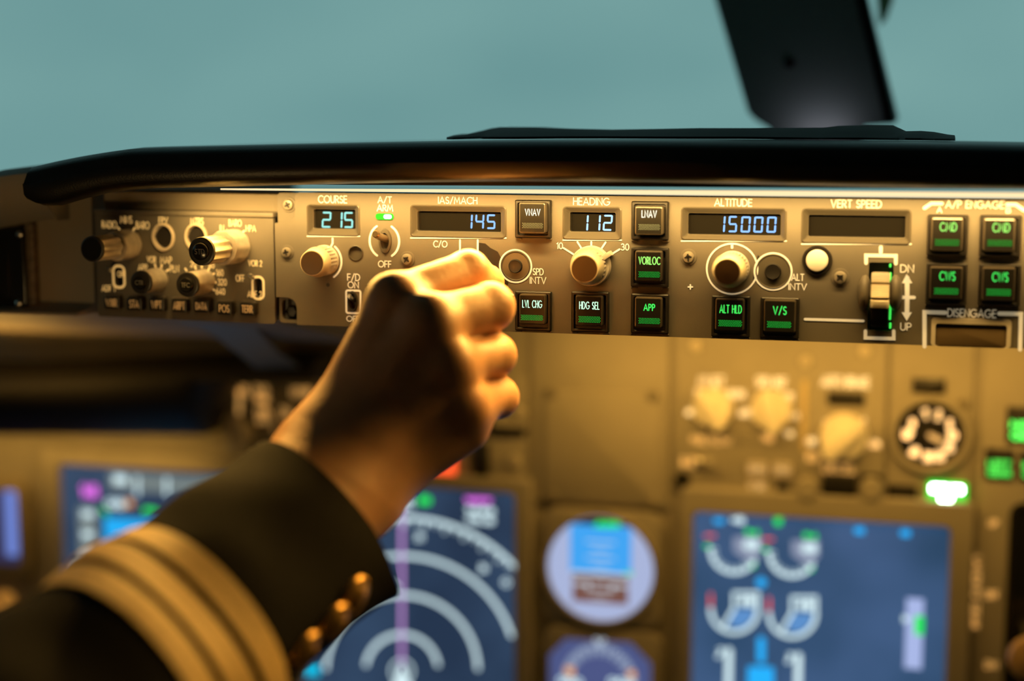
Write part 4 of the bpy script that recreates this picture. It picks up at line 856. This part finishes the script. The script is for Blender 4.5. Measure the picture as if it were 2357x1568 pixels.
# unit behind the hand
o = unit('warning_light_panel', 'dim panel with dark square lights mostly hidden behind the hand', 'panel', (775, 1214, 860, 1094))
for bq in ((1088, 1124, 1020, 1098), (1092, 1130, 955, 1000), (980, 1070, 900, 960), (870, 950, 900, 960)):
    q = F.R(*bq, .008); obj('warning_light', MB().prism(rrect(*q, .0015), .004, .008, .001), 'black_satin', o)
q = F.R(1000, 1046, 1052, 1094, .008); obj('red_light', MB().prism(rrect(*q, .0015), .004, .008, .001), emis('red_lamp_light', (1, .09, .02), 1.6), o)
for u, v in ((1196, 950), (1184, 1062)): fscrew(u, v, o, 15, .0042, 'knob_steel')
q = F.R(1128, 1210, 985, 1000, .01); obj('dark_switch', MB().prism(rrect(*q, .002), .004, .010, .001), 'black_satin', o)
# display selector unit left of the hand
o = unit('display_selector', 'small blurred selector with pale paddle knob and amber lettering left of the wrist', 'selector', (474, 770, 872, 1060))
words(o, (('MAIN', 484, 528, 888, 906), ('PANEL', 534, 574, 888, 908), ('DUS', 584, 618, 888, 908), ('NORM', 484, 524, 912, 926), ('OUTBD', 584, 620, 912, 926), ('PFD', 486, 524, 938, 954), ('ND', 488, 518, 958, 970), ('INBD', 590, 620, 940, 958), ('EIS', 592, 616, 962, 974), ('LOWER', 670, 716, 892, 914), ('DU', 646, 668, 938, 962), ('NORM', 676, 716, 985, 1002)), 'print_o')
x, y = F.p(548, 1000, .012)
k = obj('rotary_knob', MB().lathe((x, y, .004), [(30 * px, 0), (30 * px, .006), (26 * px, .008), (.00002, .008)], 32), 'knob', o)
obj('grip_bar', MB().prism([(x + a * px, y + b_ * px) for a, b_ in ((-26, -40), (22, -40), (20, 10), (4, 46), (-10, 44), (-24, 8))], .010, .020, .002), 'knob', k)
ln = MB(); line(ln, [(552, 905), (550, 950)], 10, .0045); obj('line_marking', ln, 'print_o', o, 0); ln = MB(); g_ = arc(*F.p(560, 1000, .0045), 76 * px, 100 * px, 62, 4); ln.stroke(g_, 2 * px, .0045); obj('line_marking', ln, 'print_o', o, 0)
# clock at the left edge
o = F.thing('clock_display', 'narrow lilac lit instrument cut by the left picture edge', 'instrument')
q = F.R(-240, 62, 1096, 1330, .01); obj('bezel', MB().prism(rrect(*q, .014, 8), 0, .010, .002), 'shelf', o, 30)
q = F.R(-200, 42, 1124, 1290, .0105); s_ = obj('screen', MB().prism(rrect(*q, .005), .009, .0105), screenm('violet_screen', (.03, .03, .08), (.04, .035, .09)), o, 0)
q = F.R(12, 39, 1130, 1280, .0107); obj('light_bar', MB().prism(rrect(*q, .003), .0104, .0107), emis('lilac_bar_light', (.16, .24, .66), 1.0), s_, 0)
x, y = F.p(-2, 1392, .012); o = F.thing('ring_knob', 'amber lit ring knob at the left picture edge under the lilac instrument', 'knob')
rg = MB().lathe((x, y, 0), [(26 * px, 0), (26 * px, .014), (22 * px, .016), (16 * px, .016), (14 * px, .010)], 36); rg.f = [f_ for f_ in rg.f if len(f_) == 4]; obj('rim', rg, mat('amber_knob_rim', (.5, .28, .08), .4, emit=(1, .45, .08), es=.25), o)
obj('centre', MB().lathe((x, y, 0), [(15 * px, 0), (15 * px, .009), (.00002, .009)], 30), 'black', o)
# ------------------------------------------------------------------ underside of the glareshield, hood and strut on the left
def yz_loft(us, profs): return MB().loft(profs)
mb = MB(); L = []
zt = at_y(0, 717, .02).z
for u in range(-500, 760, 60):
    X = at_y(u, 780, .12).x; L.append([(X, .045, zt - .0025), (X, .12, zt - .018), (X, .22, zt - .040), (X, .30, zt - .053), (X, .36, zt - .060), (X, .36, zt - .045), (X, .045, zt + .0015)])
up_ = o = obj('underside_panel', mb.loft(L), 'shelf', None, 60); tag(o, 'brown sloping underside panel with blue grey strut below the left glareshield end', 'panel')
L = []
for u in list(range(-520, 420, 40)) + [420, 435, 450, 465, 480, 540, 600, 660, 720]:
    vtop = 852 - 24 * max(0, min(1, (u + 0) / 560)); fade = 1
    vb = 1010 if u < 420 else 1010 - 126 * min(1, (u - 420) / 60)
    a = at_y(u, vtop, .305); b_ = at_y(u, vb, .325); X = a.x; zt2, zb2 = a.z, b_.z
    L.append([(X, .374, zt2 - .002), (X, .325, zt2 + .001), (X, .310, zt2 - .002), (X, .303, zt2 - .008), (X, .302, zt2 - .016), (X, .31, (zt2 + zb2) / 2), (X, .33, zb2 + .006), (X, .345, zb2), (X, .374, zb2)])
o = obj('panel_hood', MB().loft(L), 'hood', None, 60); tag(o, 'black padded hood bar over the left displays', 'hood')
P_ = [(470, 735), (430, 770), (470, 770), (520, 800), (560, 850)]
a = [at_y(395, 742, .10), at_y(462, 752, .13), at_y(505, 782, .18), at_y(548, 815, .24), at_y(590, 850, .30)]; c = [at_y(575, 742, .10), at_y(590, 756, .13), at_y(612, 782, .18), at_y(640, 812, .24), at_y(690, 846, .30)]
L = []
for p, q in zip(a, c):
    d = Vector((0, -.006, .004)); L.append([p, q, q + d, p + d])
obj('strut', MB().loft(L), mat('blue_grey_strut', (.16, .19, .20), .45), up_, 50, 'blue grey curved strut')
# ------------------------------------------------------------------ floodlights over the main panel, then added fill lamps
fz = at_y(1178, 790, .27).z + .012
fx0, fx1 = at_y(1180, 800, .27).x, at_y(2560, 800, .27).x
fl = F.thing('flood_light', 'warm floodlight tube tucked under the control panel above the main panel', 'light'); fl.matrix_world = Matrix.Identity(4)
obj('housing', MB().prism(rrect(fx0, fx1, .255, .285, .004), fz + .004, fz + .012), 'black', fl)
area('flood_lamp', ((fx0 + fx1) / 2, .270, fz), fx1 - fx0, .012, FLOOD_E, (1, .53, .095), (math.radians(35), 0, 0), fl)
fx2, fx3 = at_y(-300, 1030, .33).x, at_y(430, 1030, .33).x; z2 = at_y(300, 1012, .345).z - .004
area('hood_lamp', ((fx2 + fx3) / 2, .335, z2), fx3 - fx2, .01, FLOOD2_E, (1, .54, .10), (math.radians(25), 0, 0), fl)
q = at_d(-260, 1080, .72); sd = area('side_fill_lamp', q, .05, .03, SIDE_E, (1, .62, .22), (0, 0, 0), fl)  # added lamp out of view, warms the left trim and recess
sd.rotation_euler = (at_y(100, 640, .02) - q).to_track_quat('-Z', 'Y').to_euler()
q = at_y(1890, 313, .300); pl = area('post_fill_lamp', q, .035, .008, .0022, (1, .70, .80), (0, 0, 0), fl)  # added unseen lamp, makes the pink glow on the post foot
pl.rotation_euler = (at_y(1890, 268, .32) - q).to_track_quat('-Z', 'Y').to_euler()
area('underside_fill_lamp', at_y(-150, 985, .21), .16, .08, .32, (1, .52, .10), (math.radians(180), 0, 0), fl)  # added lamp out of view, brightens the brown underside
# ================================================================== the pilot's right hand, forearm and sleeve
def Pm(u, v, d): p = at_d(u, v, d); return np.array(p)
def cap(p, a, b, ra, rb):
    ab = b - a; t = np.clip(((p - a) @ ab) / (ab @ ab), 0, 1); q = a + t[..., None] * ab
    return np.linalg.norm(p - q, axis=-1) - (ra + (rb - ra) * t)
def smin(a, b, k): h = np.clip(k - np.abs(a - b), 0, None) / k; return np.minimum(a, b) - h * h * k * .25
mm = .001
WR1, WR2 = Pm(722, 1085, .784), Pm(800, 1150, .784); EL = Pm(330, 1480, .66)
FE1, FE2 = Pm(640, 1170, .755), Pm(705, 1235, .755)
MCP_ = [Pm(905, 690, .800), Pm(985, 742, .789), Pm(1030, 838, .791), Pm(1066, 932, .800)]
CAR = [Pm(742, 1000, .792), Pm(775, 1035, .785), Pm(815, 1072, .787), Pm(858, 1105, .794)]
PIP = [Pm(1078, 624, .838), Pm(1128, 706, .820), Pm(1138, 818, .824), Pm(1145, 915, .829)]
DIP = [Pm(1120, 650, .862), Pm(1120, 716, .852), Pm(1122, 826, .853), Pm(1128, 918, .852)]
TIP = [Pm(1108, 664, .876), Pm(1080, 690, .866), Pm(1070, 790, .862), Pm(1080, 890, .858)]
RM = [12.2, 13.0, 12.6, 11.8]; RP = [10.6, 12.2, 10.9, 10.6]; RD = [9.0, 10.6, 9.8, 9.4]; RT = [8.2, 9.2, 8.8, 8.4]; RC = [13, 14, 14, 13.5]
def hand_sdf(p):
    palm = None
    for i in range(4):
        d = cap(p, CAR[i], MCP_[i], RC[i] * mm, RM[i] * mm); palm = d if palm is None else smin(palm, d, .014)
    palm = smin(palm, cap(p, Pm(905, 1085, .808), Pm(1072, 985, .812), .015, .0125), .012)     # heel of the hand
    palm = smin(palm, cap(p, Pm(800, 990, .81), Pm(915, 800, .83), .017, .014), .014)          # ball of the thumb
    arm = smin(cap(p, FE1, WR1, .0235, .0225), cap(p, FE2, WR2, .0235, .0230), .02)
    arm = smin(arm, cap(p, Pm(760, 1110, .784), Pm(800, 1040, .79), .025, .018), .02)
    palm = smin(palm, arm, .022)
    fing = None
    for i in range(4):
        f = smin(cap(p, MCP_[i], PIP[i], RM[i] * .93 * mm, RP[i] * mm), cap(p, PIP[i], DIP[i], RP[i] * mm, RD[i] * mm), .004)
        f = smin(f, cap(p, DIP[i], TIP[i], RD[i] * mm, RT[i] * mm), .003)
        kn = np.linalg.norm(p - (MCP_[i] + np.array(FWD) * -.003), axis=-1) - (RM[i] - 3.2) * mm  # knuckle
        f = smin(f, kn, .006)
        fing = f if fing is None else smin(fing, f, .0018)
    th = smin(cap(p, Pm(905, 820, .826), Pm(985, 715, .852), .0125, .0108), cap(p, Pm(985, 715, .852), Pm(1045, 668, .878), .0108, .0085), .004)
    fing = smin(fing, th, .002)
    d = smin(palm, fing, .0085)
    for i, (a, b) in enumerate(zip(CAR, MCP_)):      # faint tendons
        d = d - .0006 * np.exp(-(np.clip(cap(p, a * .4 + b * .6 + np.array(FWD) * -.013, b + np.array(FWD) * -.013, 0, 0), 0, None) / .003) ** 2)
    return d
def surface_nets(f, lo, hi, h):
    n = np.ceil((hi - lo) / h).astype(int) + 1
    ax = [lo[i] + h * np.arange(n[i]) for i in range(3)]
    G = np.stack(np.meshgrid(*ax, indexing='ij'), -1); V = np.empty(n)
    for i in range(n[0]): V[i] = f(G[i])
    S = V < 0; acc = np.zeros((*(n - 1), 3)); cnt = np.zeros(n - 1)
    cor = [(i, j, k) for i in (0, 1) for j in (0, 1) for k in (0, 1)]
    def sl(c): return tuple(slice(c[a], n[a] - 1 + c[a]) for a in range(3))
    for a in cor:
        for ax_ in range(3):
            if a[ax_]: continue
            b = list(a); b[ax_] = 1; b = tuple(b); va, vb = V[sl(a)], V[sl(b)]; x = (va < 0) != (vb < 0)
            t = np.where(x, va / np.where(np.abs(va - vb) < 1e-12, 1, va - vb), 0); q = G[sl(a)] * (1 - t[..., None]) + G[sl(b)] * t[..., None]
            acc += np.where(x[..., None], q, 0); cnt += x
    act = cnt > 0; idx = -np.ones(n - 1, int); idx[act] = np.arange(act.sum()); vs = acc[act] / cnt[act][:, None]; F_ = []
    for ax_ in range(3):
        o1, o2 = [i for i in range(3) if i != ax_]; r = [slice(1, n[i] - 1) for i in range(3)]; r[ax_] = slice(0, n[ax_] - 1)
        r2 = list(r); r2[ax_] = slice(1, n[ax_]); x = S[tuple(r)] != S[tuple(r2)]; I = np.argwhere(x); off = np.ones(3, int); off[ax_] = 0; I = I + off
        ins = S[tuple(I.T)]
        def g(d1, d2): J = I.copy(); J[:, o1] -= d1; J[:, o2] -= d2; return idx[tuple(J.T)]
        q = np.stack([g(0, 0), g(1, 0), g(1, 1), g(0, 1)], 1)
        flip = ins if ax_ != 1 else ~ins
        q[~flip] = q[~flip][:, ::-1]; F_.append(q[(q >= 0).all(1)])
    return vs, np.concatenate(F_)
allp = np.array(MCP_ + CAR + PIP + DIP + TIP + [WR1, WR2, FE1, FE2])
lo, hi = allp.min(0) - .036, allp.max(0) + .036
vs, fs = surface_nets(hand_sdf, lo, hi, .0016)
mb = MB(); mb.v = [tuple(v) for v in vs]; mb.f = [tuple(int(i) for i in f) for f in fs]
def skin_mat():
    m = mat('tanned_skin', (.54, .285, .15), .46, bump=.35, bscale=420, sss=.12, spec=.4, var=.10, vscale=70)
    return m
person = obj('person', mb, skin_mat(), None, 0)
person.data.shade_smooth()
md = person.modifiers.new('relax', 'SMOOTH'); md.factor = .5; md.iterations = 3
md = person.modifiers.new('fine', 'SUBSURF'); md.levels = 0; md.render_levels = 1
tag(person, 'right hand and forearm in dark uniform sleeve turning a panel knob', 'person')
# --- sleeve
A0, A1 = np.array(at_d(748, 1186, .765)), np.array(at_d(-333, 2075, .573))
axv = (A1 - A0) / np.linalg.norm(A1 - A0); Lax = np.linalg.norm(A1 - A0)
view = np.array(ray(600, 1300).normalized()); e1 = view - axv * (view @ axv); e1 = -e1 / np.linalg.norm(e1)      # towards the camera
e2 = np.cross(axv, e1)                                                                                         # across
if (e2 @ np.array(UPV)) > 0: e2 = -e2                                                                           # e2 points to the lower right
def sl_r(t, a):
    """sleeve radius: t metres from the cuff, angle a (0 = towards camera, 90 = lower right edge)"""
    r2 = .0455 + .05 * t; r1 = .0300 + .13 * t
    w = .0011 * math.sin(a * 3 + t * 60) * math.sin(t * 55 + 1) + .0013 * math.sin(a * 2 - t * 95 + 2) * min(1, t * 12)
    return r1 + w, r2 + w
def sl_p(t, a, dr=0.0):
    r1, r2 = sl_r(t, a); c, s_ = math.cos(a), math.sin(a)
    n = 2.3; k = (abs(c) ** n + abs(s_) ** n) ** (-1 / n)
    p = A0 + axv * t + e1 * (r1 + dr) * c * k + e2 * (r2 + dr) * s_ * k
    p = p + axv * (.0055 * (1 - max(s_, 0) ** 6) - .001 * min(s_, 0))
    if t < .03 and s_ > 0: p = p + e2 * (.03 - max(t, 0)) * .24 * s_ ** 12 - axv * (.03 - max(t, 0)) * .08 * s_ ** 12
    return tuple(p)
NA = 72; ts = [0, .0006, .002] + [.004 + .006 * i for i in range(52)]
L = [[sl_p(.010, 2 * PI * i / NA, -.004) for i in range(NA)], [sl_p(.0015, 2 * PI * i / NA, -.0035) for i in range(NA)], [sl_p(-.0004, 2 * PI * i / NA, -.0018) for i in range(NA)]] + [[sl_p(t, 2 * PI * i / NA) for i in range(NA)] for t in ts]
fab = mat('dark_navy_wool', (.0095, .0085, .0085), .85, bump=.5, bscale=1500, spec=.08, var=.25, vscale=500)
sv = obj('jacket_sleeve', MB().loft(L, False, True), fab, person, 60)
gold = mat('gold_braid', (.82, .56, .22), .55, bump=.8, bscale=900, var=.18, vscale=600)
for t0, t1 in ((.084, .0975), (.1025, .116), (.121, .1345)):
    n = 6; Ls = [[sl_p(t0, 2 * PI * i / NA, .0002) for i in range(NA)]]
    for k in range(n + 1): Ls.append([sl_p(t0 + (t1 - t0) * k / n, 2 * PI * i / NA, .0010) for i in range(NA)])
    Ls.append([sl_p(t1, 2 * PI * i / NA, .0002) for i in range(NA)])
    obj('gold_stripe', MB().loft(Ls, False, False), gold, sv, 40)
brass = mat('polished_brass', (.66, .38, .11), .34, metal=.75, bump=1.0, bscale=350)
def find_ta(u, v):
    r = np.array(ray(u, v)); r = r / np.linalg.norm(r); best = None
    for t in np.arange(.005, .13, .002):
        for a in np.arange(0, 1.6, .03):
            w = np.array(sl_p(t, a)) - np.array(EYE); w /= np.linalg.norm(w); dd = 1 - w @ r
            if best is None or dd < best[0]: best = (dd, t, a)
    return best[1:]
for u, v in ((812, 1367), (768, 1430), (697, 1492)):
    t, a = find_ta(u, v); p = np.array(sl_p(t, a, .0004)); q1 = np.array(sl_p(t, a + .05)); q2 = np.array(sl_p(t + .004, a)); n_ = np.cross(q1 - p, q2 - p); n_ /= np.linalg.norm(n_)
    if n_ @ (p - A0 - axv * t) < 0: n_ = -n_
    b = MB().lathe((0, 0, 0), [(.0092, 0), (.0094, .0016), (.0085, .0024), (.0078, .0021), (.0062, .0032), (.0040, .0044), (.00003, .0048)], 32)
    o = obj('brass_button', b, brass, sv, 60); z = Vector(n_); x_ = z.orthogonal().normalized(); y_ = z.cross(x_); mt = Matrix((x_, y_, z)).transposed().to_4x4(); mt.translation = Vector(p); o.matrix_world = mt
    em = MB(); em.ball((.0012, .001, .0040), (.0022, .0014, .0012), 12, 6); em.ball((-.0016, -.0012, .0036), (.0016, .0022, .0012), 12, 6)
    obj('emblem', em, brass, o)
